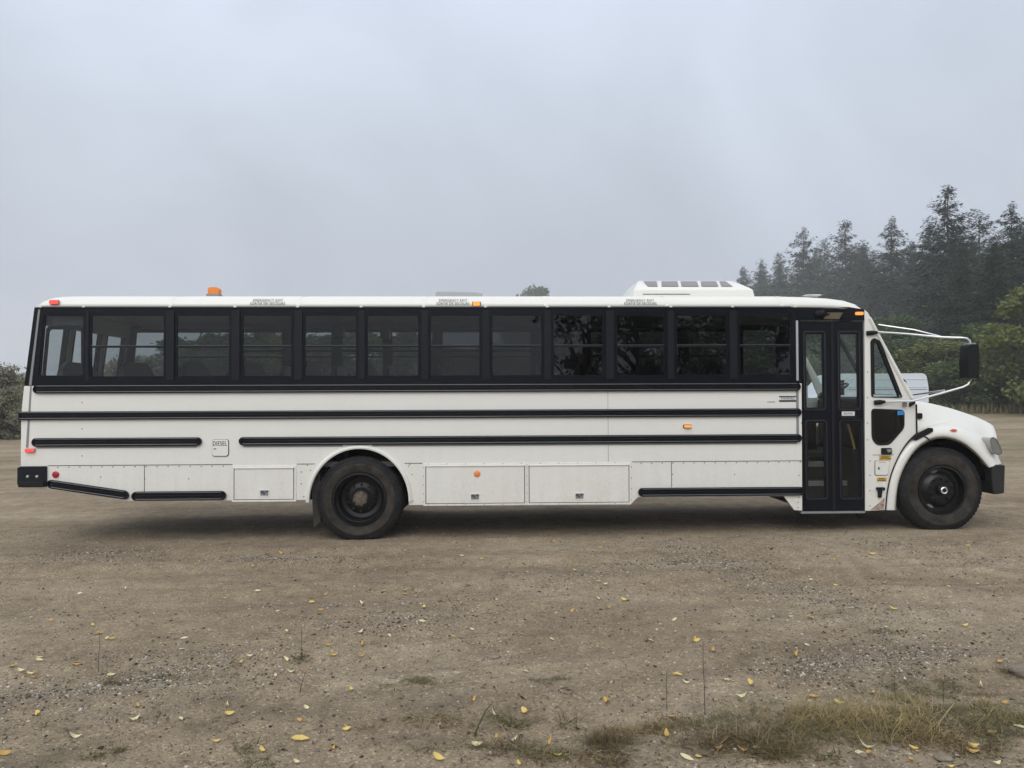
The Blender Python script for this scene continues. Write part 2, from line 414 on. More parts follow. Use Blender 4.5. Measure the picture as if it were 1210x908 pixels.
def text(name, body, size, material, parent, cx, y, cz, tilt=0.0, sx=1.0, depth=0.001, shear=0.0, width=None):
    c = bpy.data.curves.new(name, 'FONT'); c.body = body; c.size = size; c.align_x = 'CENTER'; c.align_y = 'CENTER'; c.extrude = depth; c.space_line = 0.95; c.space_character = 1.12; c.shear = shear
    tmp = bpy.data.objects.new('tmp_text', c); COL.objects.link(tmp)
    dg = bpy.context.evaluated_depsgraph_get(); dg.update()
    me = bpy.data.meshes.new_from_object(tmp.evaluated_get(dg)); bpy.data.objects.remove(tmp)
    me.name = name; me.materials.clear(); me.materials.append(material)
    xs = [v.co.x for v in me.vertices]; w = max(xs) - min(xs)
    if width: sx = width / w
    me.transform(Matrix.Translation((cx, y, cz)) @ Matrix.Rotation(math.radians(90) + tilt, 4, 'X') @ Matrix.Diagonal((sx, 1, 1, 1)))
    o = bpy.data.objects.new(name, me); return put(o, parent)

# ------------------------------------------------------------------ the ground
def spaced(a, b, fine0, fine1, step, grow=1.09, maxs=30):
    out = list(np.arange(fine0, fine1 + 1e-6, step)); s = step; x = out[-1]
    while x < b: s = min(s * grow, maxs); x += s; out.append(x)
    s = step; x = out[0]; pre = []
    while x > a: s = min(s * grow, maxs); x -= s; pre.append(x)
    return np.array(pre[::-1] + out)
def build_ground():
    xs = spaced(-700, 700, -7.4, 7.8, 0.03); ys = spaced(-700, 700, -6.4, -0.3, 0.025, 1.06)
    X, Y = np.meshgrid(xs, ys)
    Z = gheight(X, Y)
    n, m = X.shape
    co = np.stack([X, Y, Z], -1).reshape(-1, 3)
    i = np.arange(n * m).reshape(n, m)
    q = np.stack([i[:-1, :-1], i[:-1, 1:], i[1:, 1:], i[1:, :-1]], -1).reshape(-1, 4)
    me = bpy.data.meshes.new('ground'); me.vertices.add(len(co)); me.vertices.foreach_set('co', co.ravel())
    me.loops.add(q.size); me.loops.foreach_set('vertex_index', q.ravel().astype(np.int32))
    me.polygons.add(len(q)); me.polygons.foreach_set('loop_start', np.arange(0, q.size, 4, dtype=np.int32))
    me.update(); me.validate(); me.shade_smooth()
    m_ = bpy.data.materials.new('dirt_gravel'); m_.use_nodes = True; nt = m_.node_tree; b = nt.nodes['Principled BSDF']
    N = nt.nodes.new; K = nt.links.new
    geo = N('ShaderNodeNewGeometry')
    def nz(scale, det=6, rough=0.6, sc=None):
        t = N('ShaderNodeTexNoise'); t.inputs['Scale'].default_value = scale; t.inputs['Detail'].default_value = det; t.inputs['Roughness'].default_value = rough
        if sc:
            mp = N('ShaderNodeMapping'); mp.inputs['Scale'].default_value = sc; K(geo.outputs['Position'], mp.inputs[0]); K(mp.outputs[0], t.inputs['Vector'])
        else: K(geo.outputs['Position'], t.inputs['Vector'])
        return t
    def rampn(src, stops):
        r = N('ShaderNodeValToRGB'); r.color_ramp.elements[0].position = stops[0][0]; r.color_ramp.elements[0].color = (*stops[0][1], 1)
        r.color_ramp.elements[1].position = stops[-1][0]; r.color_ramp.elements[1].color = (*stops[-1][1], 1)
        for p, c in stops[1:-1]: e = r.color_ramp.elements.new(p); e.color = (*c, 1)
        K(src, r.inputs[0]); return r
    def mix(a, bb, fac, mode='MIX'):
        x = N('ShaderNodeMix'); x.data_type = 'RGBA'; x.blend_type = mode
        for s_, v in (('A', a), ('B', bb), ('Factor', fac)):
            if hasattr(v, 'links'): K(v, x.inputs[s_])
            elif isinstance(v, tuple): x.inputs[s_].default_value = (*v, 1)
            else: x.inputs[s_].default_value = v
        return x.outputs['Result']
    big = rampn(nz(0.55, 7, 0.6, (0.6, 1.3, 1)).outputs['Fac'], [(0.30, (0.230, 0.180, 0.125)), (0.5, (0.300, 0.240, 0.168)), (0.7, (0.360, 0.300, 0.220))])
    med = rampn(nz(5, 8, 0.7).outputs['Fac'], [(0.3, (0.74, 0.73, 0.72)), (0.7, (1.22, 1.21, 1.19))])
    c1 = mix(big.outputs[0], med.outputs[0], 1.0, 'MULTIPLY')
    # grit: small stones as voronoi cells, pale and dark
    v1 = N('ShaderNodeTexVoronoi'); v1.inputs['Scale'].default_value = 75; K(geo.outputs['Position'], v1.inputs['Vector'])
    grit = rampn(v1.outputs['Color'], [(0.0, (0.38, 0.36, 0.34)), (0.28, (0.95, 0.95, 0.95)), (0.74, (1.0, 1.0, 1.0)), (0.92, (1.7, 1.68, 1.62)), (1.0, (2.1, 2.05, 2.0))])
    c2 = mix(c1, grit.outputs[0], 0.8, 'MULTIPLY')
    v2 = N('ShaderNodeTexVoronoi'); v2.inputs['Scale'].default_value = 38; K(geo.outputs['Position'], v2.inputs['Vector'])
    grit2 = rampn(v2.outputs['Color'], [(0.0, (0.6, 0.6, 0.6)), (0.15, (1, 1, 1)), (0.85, (1, 1, 1)), (1.0, (1.5, 1.48, 1.42))])
    c3 = mix(c2, grit2.outputs[0], 0.55, 'MULTIPLY')
    # compacted wheel tracks across the yard; darker strips put rut shading into the colour
    tk = rampn(nz(1.0, 5, 0.6, (0.30, 1.5, 1)).outputs['Fac'], [(0.36, (0.70, 0.685, 0.67)), (0.5, (1.0, 1.0, 1.0)), (0.66, (1.13, 1.12, 1.10))])
    c3 = mix(c3, tk.outputs[0], 0.5, 'MULTIPLY')
    sp2 = rampn(nz(2.6, 7, 0.75, (0.6, 1.2, 1)).outputs['Fac'], [(0.30, (0.72, 0.70, 0.67)), (0.46, (1, 1, 1)), (1.0, (1.05, 1.05, 1.05))])
    c3 = mix(c3, sp2.outputs[0], 0.8, 'MULTIPLY')
    # damp / mossy foreground patches and organic litter
    lit = rampn(nz(1.3, 6, 0.7).outputs['Fac'], [(0.50, (0, 0, 0)), (0.68, (1, 1, 1))])
    spz = N('ShaderNodeSeparateXYZ'); K(geo.outputs['Position'], spz.inputs[0])
    fg = N('ShaderNodeMapRange'); fg.inputs[1].default_value = -4.2; fg.inputs[2].default_value = -5.6; fg.inputs[3].default_value = 0.10; fg.inputs[4].default_value = 0.65; K(spz.outputs[1], fg.inputs[0])
    f2 = N('ShaderNodeMath'); f2.operation = 'MULTIPLY'; K(lit.outputs[0], f2.inputs[0]); K(fg.outputs[0], f2.inputs[1])
    c4 = mix(c3, (0.075, 0.066, 0.045), f2.outputs[0])
    # grassy far yard
    gr = rampn(nz(0.16, 6, 0.7, (0.5, 1.6, 1)).outputs['Fac'], [(0.47, (0, 0, 0)), (0.60, (1, 1, 1))])
    ff = N('ShaderNodeMapRange'); ff.inputs[1].default_value = 4; ff.inputs[2].default_value = 14; ff.inputs[3].default_value = 0.0; ff.inputs[4].default_value = 0.6; K(spz.outputs[1], ff.inputs[0])
    f3 = N('ShaderNodeMath'); f3.operation = 'MULTIPLY'; K(gr.outputs[0], f3.inputs[0]); K(ff.outputs[0], f3.inputs[1])
    c5 = mix(c4, (0.135, 0.125, 0.06), f3.outputs[0])
    K(c5, b.inputs['Base Color']); b.inputs['Roughness'].default_value = 0.92; b.inputs['Specular IOR Level'].default_value = 0.25
    h1 = N('ShaderNodeMath'); h1.operation = 'MULTIPLY_ADD'; K(v1.outputs['Distance'], h1.inputs[0]); h1.inputs[1].default_value = -0.5; K(nz(30, 8, 0.75).outputs['Fac'], h1.inputs[2])
    bp = N('ShaderNodeBump'); bp.inputs['Strength'].default_value = 0.85; bp.inputs['Distance'].default_value = 0.018; K(h1.outputs[0], bp.inputs['Height'])
    v3 = N('ShaderNodeMath'); v3.operation = 'MULTIPLY'; K(v2.outputs['Distance'], v3.inputs[0]); v3.inputs[1].default_value = -1.0
    bp2 = N('ShaderNodeBump'); bp2.inputs['Strength'].default_value = 0.4; bp2.inputs['Distance'].default_value = 0.012; K(v3.outputs[0], bp2.inputs['Height']); K(bp.outputs[0], bp2.inputs['Normal'])
    K(bp2.outputs[0], b.inputs['Normal'])
    me.materials.append(m_)
    o = bpy.data.objects.new('ground', me); put(o, None); tag(o, 'brown dirt and gravel yard with shallow tyre ruts', 'ground', kind='structure')
build_ground()

# ------------------------------------------------------------------ THE BUS
W = 2.44
ZT = PZ(363, 500)                        # underside of the roof cove
BUS0 = (PX(600), W / 2, gz(PX(600), W / 2))
bus = empty('bus', BUS0)
tag(bus, 'long white bus with black rub rails and dark windows parked on the dirt yard', 'bus')
def zline(pyl, pxl, pyr, pxr): return 0.5 * (P(pxl, pyl)[1] + P(pxr, pyr)[1])
zRA = zline(460.5, 60, 457, 900); zRB = zline(491, 60, 488, 900); zRC = zline(522.5, 60, 518.3, 900)
zRD = zline(586, 212, 581, 850); zSEAM = zline(550, 80, 545, 930); zBAND = zRA + 0.040
zBOT = zline(592, 200, 587, 880); zBOX = zline(597, 500, 597, 740)
ZFLOOR = zSEAM + 0.02
XF = PX(1021, 480); XD = PX(947.5, 480)     # door opening
def rear_x(z):                              # the rear end leans forward towards the roof
    pts = [(PZ(578, 24), PX(24, 578)), (PZ(490, 25.5), PX(25, 490)), (PZ(455, 29), PX(28.5, 455)), (ZT, PX(40.5, 363))]
    if z <= pts[0][0]: return pts[0][1]
    for (z0, x0), (z1, x1) in zip(pts, pts[1:]):
        if z <= z1: return x0 + (x1 - x0) * (z - z0) / (z1 - z0)
    return pts[-1][1]
# --- wheel arch outline (rear)
wcx, wcz = P(424.5, 590.5); fcx, fcz = P(1114, 579.5)
ARX, ARZ = PX(483) - PX(424.5), PZ(530.5, 424) - PZ(593, 424)
def arch(cx, rx, rz, zc, zb, n=28, left_end=None):
    a = []
    for k in range(n + 1):
        t = math.pi * k / n; a.append((cx - rx * math.cos(t), zc + rz * math.sin(t)))
    return a
AZC = PZ(593, 424)
archpts = [p for p in arch(wcx, ARX, ARZ, AZC, zBOX)]
# lower white wall, near side (arch is part of the outline)
zr0 = PZ(577, 57)
def low_outline():
    o = [(rear_x(zBAND), zBAND), (rear_x(PZ(490, 25)), PZ(490, 25)), (rear_x(0.9), PZ(577, 24))]
    o += [P(57, 577), P(148, 592), (PX(275), zBOT), (PX(362), zBOT)]
    o += [(archpts[0][0], zBOT)] + [p for p in archpts if p[1] > max(zBOT, zBOX) + 0.01] + [(archpts[-1][0], zBOX + 0.01)]
    o += [(PX(500), zBOX + 0.01), (PX(500), zBOX), P(744.5, 597), P(753.5, 588), (PX(925), zBOT), P(938.5, 603), P(948, 603.5), (XD, zBAND)]
    return o
MB().plate(low_outline(), 0.0, 0.035).build('side_panel', WHITE, bus, bevel=0.004)
# far side lower panel (mirrored, with its own wheel arches)
fo = [(x, z) for x, z in low_outline()]
MB().plate(fo[:-4] + [(PX(925), zBOT), (PX(1050), zBOT), (PX(1050), zBAND)], W - 0.035, W).build('side_panel', WHITE, bus, bevel=0.004)
# arch trim
tr = MB(); rows = []
for (x, z) in arch(wcx, 1, 1, 0, 0, 36):
    c, s_ = x - wcx, z
    rows.append([(wcx + c * ARX, 0.03, AZC + s_ * ARZ), (wcx + c * ARX, -0.028, AZC + s_ * ARZ),
                 (wcx + c * (ARX + 0.018), -0.034, AZC + s_ * (ARZ + 0.018)), (wcx + c * (ARX + 0.042), -0.018, AZC + s_ * (ARZ + 0.042)), (wcx + c * (ARX + 0.048), 0.002, AZC + s_ * (ARZ + 0.048))])
tr.grid(rows).build('arch_trim', WHITE, bus, smooth=True, angle=50)
# wheel well liner
wl = MB(); rows = []
for (x, z) in arch(wcx, ARX + 0.03, ARZ + 0.03, AZC, 0, 20): rows.append([(x, 0.03, z), (x, 0.95, z)])
wl.grid(rows)
wl.plate(arch(wcx, ARX + 0.03, ARZ + 0.03, AZC, 0, 20), 0.95, 0.97)
wl.build('wheel_well', UNDER, bus)
# upper window band: black plates with window openings
WIN = [(43, 101), (105.5, 195), (207, 272.5), (285, 346), (358.5, 422.5), (432.5, 496), (507.5, 568.5), (580, 641.5), (652.5, 714), (727.5, 787), (798, 860.5), (872.5, 936)]
zW0 = zline(447.5, 60, 444.5, 900) ; zW1 = PZ(371, 500)
zMID = zline(409.5, 210, 408, 900)
XD1 = PX(941.5, 420)
band = [(rear_x(zBAND + 0.001), zBAND + 0.001), (XD, zBAND + 0.001), (XD, PZ(378, 945)), (PX(1022, 378), PZ(378, 945)), (PX(1021.5, 366), PZ(366, 1021)), (PX(1005), ZT - 0.002), (rear_x(ZT), ZT - 0.002)]
holes = []
wn_pts = []
for i, (a, b_) in enumerate(WIN):
    if i == 0:
        h = roundpoly([P(45, 446), P(100, 446), (PX(100, 380), zW1), P(51.5, 371)], 0.04)
    else:
        h = rrect(PX(a, 410), zW0, PX(b_, 410), zW1, 0.02, 3)
    holes.append(h); wn_pts.append(h)
MB().plate(band, 0.004, 0.04, holes).build('window_band', BLACKP, bus, bevel=0.002)
farh = [[(x, z) for x, z in h] for h in holes]
# far side band, with two wider windows near the front
MB().plate([(rear_x(zBAND), zBAND), (PX(1040), zBAND), (PX(1021), ZT - 0.002), (rear_x(ZT), ZT - 0.002)], W - 0.04, W, farh + [rrect(PX(955), zW0 - 0.12, PX(1003), zW1, 0.03, 3)]).build('window_band', BLACKP, bus, label='black window band of the driver side')
# posts between windows, proud of the band
for (a, b_) in [(196.5, 206), (274, 283.5), (348, 357.5), (424, 431.5), (497.5, 506), (570, 578.5), (643, 651), (716, 725.5), (789, 796.5), (862, 871)]:
    MB().box(PX(a, 410), PX(b_, 410), -0.012, 0.006, zW0 - 0.03, zW1 + 0.035).build('window_post', PLASTIC, bus, bevel=0.004)
MB().box(PX(100.8, 410), PX(104.8, 410), -0.002, 0.006, zW0 - 0.03, zW1 + 0.035).build('window_post', PLASTIC, bus, bevel=0.003)
def window(pts, yy, glass, rect=None, sash=True, near=True):
    d = 1 if near else -1
    f = MB().plate(pts, yy, yy + 0.02 * d, [inset(pts, 0.022)]).build('window', BLACKP, bus, bevel=0.002)
    g = inset(pts, 0.018)
    m = MB(); tris = tessellate_polygon([[Vector((p[0], p[1], 0)) for p in g]])
    m.add([(p[0], yy + 0.012 * d, p[1]) for p in g], [tuple(t) for t in tris]).build('pane', glass, f, recalc=True)
    if sash:
        x0 = min(p[0] for p in pts) + 0.02; x1 = max(p[0] for p in pts) - 0.02
        MB().box(x0, x1, yy - 0.006 * d, yy + 0.02 * d, zMID - 0.016, zMID + 0.004).build('sash_bar', PLASTIC, f)
        MB().box(x0, x1, yy - 0.011 * d, yy + 0.004 * d, zMID + 0.004, zMID + 0.010).build('sash_edge', mat('sash_grey', (0.07, 0.075, 0.08), 0.4), f)
    return f
for i, h in enumerate(wn_pts):
    window(h, 0.010, {0: GL_W0, 1: GL_W1, 6: GL_MIDT, 7: GL_MIDT, 8: GL_DARK, 9: GL_DARK, 10: GL_DARK, 11: GL_MIDT}.get(i, GL_W2), sash=(i > 0))
# inner frame of the rearmost window (light panel behind the glass top)
MB().box(PX(58, 380), PX(99, 380), 0.06, 0.07, PZ(384, 75), PZ(366, 75)).build('rear_panel', mat('dark_trim', (0.06, 0.065, 0.075), 0.5), bus)
fi = MB().plate(roundpoly([P(46, 449), P(97, 449), P(97, 385), P(52, 385)], 0.05), 0.05, 0.075, [roundpoly([P(50, 445), P(93, 445), P(93, 389), P(55, 389)], 0.04)]).build('inner_frame', BLACKP, bus, bevel=0.003)
for i, h in enumerate(farh):
    if i in (6, 7, 8, 9): g = GL_FARD
    else: g = GL_FAR
    window([(x, z) for x, z in h], W - 0.010, g, sash=(i > 0), near=False)
# rub rails: plate with raised lips
def rail(x0, x1, z, hh, name='rub_rail', ends=(1, 1), slope=0.0, y=0.0):
    def st_(x0, x1, h):
        pts = []
        n = 8
        if ends[1]:
            for k in range(n + 1):
                a = -math.pi / 2 + math.pi * k / n; pts.append((x1 - h + h * math.cos(a), z + h * math.sin(a)))
        else: pts += [(x1, z - h), (x1, z + h)]
        if ends[0]:
            for k in range(n + 1):
                a = math.pi / 2 + math.pi * k / n; pts.append((x0 + h + h * math.cos(a), z + h * math.sin(a)))
        else: pts += [(x0, z + h), (x0, z - h)]
        return pts
    def fn(x, yy, zz): return (x, yy, zz + (x - x0) * slope)
    o = st_(x0, x1, hh); i1 = st_(x0 + 0.014, x1 - 0.014, hh - 0.016)
    m = MB(); m.plate(o, y - 0.030, y - 0.002, [i1], fn); m.plate(i1, y - 0.012, y - 0.002, (), fn)
    i2 = st_(x0 + 0.03, x1 - 0.03, 0.006)
    m.plate(i2, y - 0.022, y - 0.010, (), fn)
    o_ = m.build(name, RAILM, bus, bevel=0.005)
    lp = MB(); zz = [(x0 + hh * 0.9, z + hh - 0.012), (x1 - hh * 0.9, z + hh - 0.012)]
    for dz in (hh - 0.013, -hh + 0.017):
        lp = MB().tube([fn(x0 + (hh if ends[0] else 0.01), y - 0.030, z + dz), fn(x1 - (hh if ends[1] else 0.01), y - 0.030, z + dz)], 0.0065, 8)
        lp.build('rail_lip', LIP, o_, smooth=True)
    return o_
rail(PX(40), PX(945.5), zRA, 0.050)
rail(PX(23.5), PX(946), zRB, 0.050, ends=(0, 1))
rail(PX(39), PX(239), zRC, 0.050); rail(PX(283), PX(946), zRC, 0.050)
xa, za = P(57, 571.5); xb, zb = P(153, 585.5)
rail(xa, xb, za, 0.052, slope=(zb - za) / (xb - xa), y=-0.002)
rail(PX(157), PX(268), zRD, 0.055, y=-0.002); rail(PX(753), PX(948.5), zRD, 0.052, y=-0.002)
# far side rails
for z in (zRA, zRB, zRC):
    MB().box(PX(24), PX(1000), W + 0.002, W + 0.03, z - 0.05, z + 0.05).build('rub_rail', RAILM, bus, bevel=0.006)
# drip strips under the third rail, vertical trims
MB().box(PX(44), PX(233), -0.008, 0.003, zRC - 0.072, zRC - 0.053).build('trim_strip', GREYTRIM, bus)
MB().box(PX(288), PX(405), -0.008, 0.003, zRC - 0.072, zRC - 0.053).build('trim_strip', GREYTRIM, bus)
MB().box(PX(440), PX(941), -0.008, 0.003, zRC - 0.072, zRC - 0.053).build('trim_strip', GREYTRIM, bus)
MB().plate([P(30.8, 529), P(33.4, 529), P(37.5, 455), P(36, 455)], -0.006, 0.003).build('trim_strip', GREYTRIM, bus)
MB().plate([P(34.6, 455), P(37.5, 455), P(47.8, 366), P(45.6, 366)], -0.008, 0.006).build('trim_strip', GREYTRIM, bus)
MB().box(PX(940.7), PX(943.3), -0.010, 0.003, zRC + 0.05, PZ(462, 942)).build('trim_strip', GREYTRIM, bus)
MB().box(PX(941), PX(943.5), -0.012, 0.006, PZ(450, 942), PZ(379, 942)).build('trim_strip', ALU, bus)
# drip rail between cove and window band
MB().box(rear_x(ZT) + 0.1, PX(935), -0.020, 0.004, ZT - 0.004, ZT + 0.012).build('drip_rail', GREYTRIM, bus, bevel=0.003)
dr = MB()
for px_ in (48, 99, 201, 278, 352, 427, 501, 574, 647, 720, 793, 866, 940): dr.box(PX(px_ - 1.6), PX(px_ + 1.6), -0.024, -0.018, ZT - 0.006, ZT + 0.02)
dr.build('drip_clip', WHITE, bus)
# seams
sm_ = MB()
sm_.box(PX(57), PX(275), -0.003, 0.001, zSEAM - 0.004, zSEAM + 0.003)
sm_.box(PX(351), PX(372), -0.003, 0.001, zSEAM - 0.004, zSEAM + 0.003)
sm_.box(PX(478), PX(499), -0.003, 0.001, zSEAM - 0.004, zSEAM + 0.003)
sm_.box(PX(746), PX(947), -0.003, 0.001, zSEAM - 0.004, zSEAM + 0.003)
for px_ in (170.7, 793.5): sm_.box(PX(px_, 560) - 0.003, PX(px_, 560) + 0.003, -0.003, 0.001, zRD + 0.055, zSEAM)
for px_ in (718.5,): sm_.box(PX(px_, 500) - 0.0015, PX(px_, 500) + 0.0015, -0.002, 0.001, zSEAM, zBAND)
sm_.box(PX(362.5), PX(362.5) + 0.004, -0.003, 0.001, zBOT, zBOT + 0.08)
sm_.build('panel_seam', SEAM, bus)
# rivets
rv = MB()
def rivet(x, z, y=0.0, r=0.0075):
    n = 6; vs = [(x + r * math.cos(2 * math.pi * k / n), y - 0.002, z + r * math.sin(2 * math.pi * k / n)) for k in range(n)]
    vs2 = [(p[0], y + 0.002, p[2]) for p in vs]; b = vs + vs2 + [(x, y - 0.005, z)]
    rv.add(b, [(k, (k + 1) % n, 2 * n) for k in range(n)] + [(k + n, (k + 1) % n + n, (k + 1) % n, k) for k in range(n)])
for k in range(16): rivet(PX(57 + 13.0 * k + 12), zSEAM - 0.020)
for k in range(16): rivet(PX(757 + 12.5 * k), zSEAM - 0.018)
for px_, py_ in [(97, 476), (97, 507), (97, 539), (119, 564), (223, 566), (171, 566), (794.5, 561), (868, 561), (944, 562), (944, 578), (943, 594), (944, 588), (943, 600), (356, 558), (356, 572), (359, 587), (363, 550), (367, 556), (483, 551), (487, 561), (484, 575), (488, 592), (484, 549),
                 (275.5, 558), (275.5, 571), (275.5, 585), (349.5, 558), (349.5, 571), (349.5, 585), (746, 552), (746, 565), (746, 578), (746, 591), (1028, 545), (1028, 562), (1028, 580), (1028, 598), (1025, 520), (1025, 500), (1025, 470), (1025, 440), (947, 500), (946, 545)]:
    x, z = P(px_, py_); rivet(x, z)
for k in range(11): rivet(PX(506 + 22 * k), zBOX + 0.012, -0.010, 0.005); rivet(PX(506 + 22 * k), PZ(547.5, 620), -0.012, 0.005)
for py_ in (553, 563, 573, 583, 593): 
    for px_ in (500.5, 622.5): rivet(*P(px_, py_), -0.010, 0.005)
rv.build('rivets', RIVET, bus, smooth=True)
# luggage compartment frame and doors
def compartment(x0, x1, zt, zb, lx):
    w = 0.022
    cd = MB().box(x0 + w + 0.009, x1 - w - 0.009, -0.010, -0.0015, zb + w + 0.008, zt - w - 0.012).build('compartment_door', WHITE, bus, bevel=0.002)
    MB().plate([(x0, zb), (x1, zb), (x1, zt), (x0, zt)], -0.010, 0.002, [[(x0 + w, zb + w), (x1 - w, zb + w), (x1 - w, zt - w), (x0 + w, zt - w)]]).build('door_frame', WHITE, cd, bevel=0.002)
    MB().box(x0 + w, x1 - w, -0.002, 0.0015, zb + w, zt - w).build('door_gap', SEAM, cd)
    MB().box(x0 + w, x1 - w, -0.022, -0.009, zt - w - 0.012, zt - w + 0.003).build('hinge', WHITE, cd, bevel=0.004)
    lz = zb + 0.105; lw = 0.062; lh = 0.045
    MB().plate(rrect(lx - lw, lz - lh, lx + lw, lz + lh, 0.008, 3), -0.016, -0.009, [rrect(lx - lw + 0.014, lz - lh + 0.012, lx + lw - 0.014, lz + lh - 0.014, 0.006, 3)]).build('latch', WHITE, cd, bevel=0.002)
    MB().box(lx - lw + 0.014, lx + lw - 0.014, -0.0115, -0.0100, lz - lh + 0.012, lz + lh - 0.014).build('latch_recess', GREYTRIM, cd)
    p = MB(); p.box(lx - lw + 0.016, lx - 0.012, -0.020, -0.011, lz + 0.004, lz + 0.026); p.box(lx - 0.012, lx + 0.002, -0.020, -0.011, lz - 0.018, lz + 0.010)
    p.box(lx + 0.01, lx + lw - 0.012, -0.019, -0.011, lz + 0.014, lz + 0.028); p.build('latch_lever', GREYINK, cd)
compartment(PX(274.5), PX(350), PZ(550.5, 312), PZ(593, 312), PX(313))
cz0 = PZ(547.5, 620)
compartment(PX(500.5), PX(622), cz0, zBOX, PX(561)); compartment(PX(622.2), PX(745), cz0, zBOX, PX(684))
# reflectors and marker lamps
def disc(name, px_, py_, r, material, y=-0.010):
    x, z = P(px_, py_); return MB().lathe([(0, y - 0.006), (r * 0.7, y - 0.006), (r, y), (r, 0.0)], x, z, 24).build(name, material, bus, smooth=True)
disc('reflector', 66, 561, 0.040, RED)['label'] = 'round red reflector'
disc('reflector', 563.7, 560, 0.040, ORANGER, -0.016)['label'] = 'round orange reflector'
def marker(px_, py_, w, h, material, y=-0.006, name='marker_lamp', d=0.035):
    x, z = P(px_, py_)
    b = MB().plate(rrect(x - w / 2 - 0.008, z - h / 2 - 0.006, x + w / 2 + 0.008, z + h / 2 + 0.006, 0.008, 3), y - 0.006, y + 0.008).build(name, GREYTRIM if material is not AMBERL else RUBBER, bus)
    MB().plate(rrect(x - w / 2, z - h / 2, x + w / 2, z + h / 2, 0.012, 4), y - d, y - 0.006).build('lens', material, b, bevel=0.008, smooth=True)
    return b
marker(36.2, 532.5, 0.10, 0.034, REDL); marker(812, 504, 0.085, 0.030, AMBERL)
marker(64.5, 357.5, 0.095, 0.045, REDL, y=0.0); marker(563, 359.5, 0.09, 0.045, AMBERL, y=0.0); marker(1014, 371, 0.095, 0.038, AMBERL, y=-0.010)
# fuel door
fx0, fz0 = P(251, 539); fx1, fz1 = P(270, 519.5)
fd = MB().plate(roundpoly([(fx0, fz1), (fx1, fz1), (fx1, fz0), (fx0, fz0)], 0.035), -0.014, -0.004).build('fuel_door', WHITE, bus, bevel=0.003)
MB().plate(roundpoly([(fx0 - 0.004, fz1 + 0.004), (fx1 + 0.007, fz1 + 0.004), (fx1 + 0.007, fz0 - 0.008), (fx0 - 0.004, fz0 - 0.008)], 0.037), -0.004, 0.002).build('door_gap', SEAM, fd)
MB().box(fx0 + 0.02, fx0 + 0.05, -0.018, -0.013, PZ(531, 255), PZ(530, 255)).build('key_slot', INK, fd)
text('fuel_lettering', 'DIESEL', 0.078, INK, fd, PX(260.3), -0.0155, PZ(524.5, 260), width=0.165)
# small lettering badge beside the door
bx0, bz0 = P(920.5, 475); bx1, bz1 = P(940.5, 468)
bd = MB().box(bx0, bx1, -0.003, 0.001, bz0, bz1).build('badge', PAPER, bus)
MB().box(bx0, bx1, -0.005, -0.003, bz1 - 0.016, bz1).build('badge_bar', GREYINK, bd); MB().box(bx0, bx1, -0.005, -0.003, bz0, bz0 + 0.020).build('badge_bar', INK, bd)
text('badge_lettering', 'THOMAS', 0.045, INK, bd, (bx0 + bx1) / 2, -0.004, (bz0 + bz1) / 2 + 0.002, width=0.17)
text('small_lettering', 'THOMAS', 0.018, INK, bus, PX(911), -0.002, PZ(475.3, 911), width=0.10)
# rear corner bumper piece, tail end
x0, z0 = P(23.5, 576); x1, z1 = P(56, 551)
rb = MB().plate([(x0, z0 + 0.02), (x0 + 0.03, z0), (x1, z0 + 0.006), (x1, z1), (x0 + 0.01, z1), (x0 - 0.01, z1 - 0.12)], -0.030, 0.06).build('rear_bumper', PLASTIC, bus, bevel=0.008)
MB().box(x0 - 0.02, x0 + 0.05, -0.028, W + 0.028, z0 + 0.03, z1 - 0.01).build('rear_bumper', PLASTIC, bus, bevel=0.01)
MB().box(x0 + 0.0, x1 - 0.02, -0.045, -0.028, z0 + 0.004, z0 + 0.07).build('step_pad', RUBBER, rb, bevel=0.012)
for px_ in (34.5, 45.5):
    x, z = P(px_, 563); MB().lathe([(0, -0.042), (0.014, -0.040), (0.018, -0.030)], x, z, 12).build('bolt', ALU, rb, smooth=True)
# rear wall with windows
def rearwall():
    zs = [PZ(577, 24), PZ(490, 25), zBAND, ZT]
    m = MB()
    def seg(z0, z1, y0, y1):
        m.add([(rear_x(z0) + dx, y, z0) for dx in (0, 0.05) for y in (y0, y1)] + [(rear_x(z1) + dx, y, z1) for dx in (0, 0.05) for y in (y0, y1)],
              [(0, 1, 5, 4), (2, 6, 7, 3), (0, 4, 6, 2), (1, 3, 7, 5), (4, 5, 7, 6), (0, 2, 3, 1)])
    seg(zs[0], zs[1], 0.03, W - 0.03); seg(zs[1], zs[2], 0.03, W - 0.03)
    a, b = zBAND + 0.06, ZT - 0.20
    seg(zBAND, a, 0.03, W - 0.03); seg(b, ZT, 0.03, W - 0.03)
    for y0, y1 in ((0.03, 0.16), (0.72, 0.86), (1.58, 1.72), (2.28, W - 0.03)): seg(a, b, y0, y1)
    m.build('rear_wall', WHITE, bus)
    for y0, y1 in ((0.16, 0.72), (0.86, 1.58), (1.72, 2.28)):
        f = MB()
        for (q0, q1, p0, p1) in ((y0, y0 + 0.03, a, b), (y1 - 0.03, y1, a, b)):
            f.add([(rear_x(p0) - 0.004 + d, q, p0) for d in (0, 0.06) for q in (q0, q1)] + [(rear_x(p1) - 0.004 + d, q, p1) for d in (0, 0.06) for q in (q0, q1)],
                  [(0, 1, 5, 4), (2, 6, 7, 3), (0, 4, 6, 2), (1, 3, 7, 5), (4, 5, 7, 6), (0, 2, 3, 1)])
        o = f.build('rear_window', BLACKP, bus)
        MB().add([(rear_x(a) + 0.02, y0, a), (rear_x(a) + 0.02, y1, a), (rear_x(b) + 0.02, y1, b), (rear_x(b) + 0.02, y0, b)], [(0, 1, 2, 3)]).build('pane', GL_CLEAR, o)
rearwall()
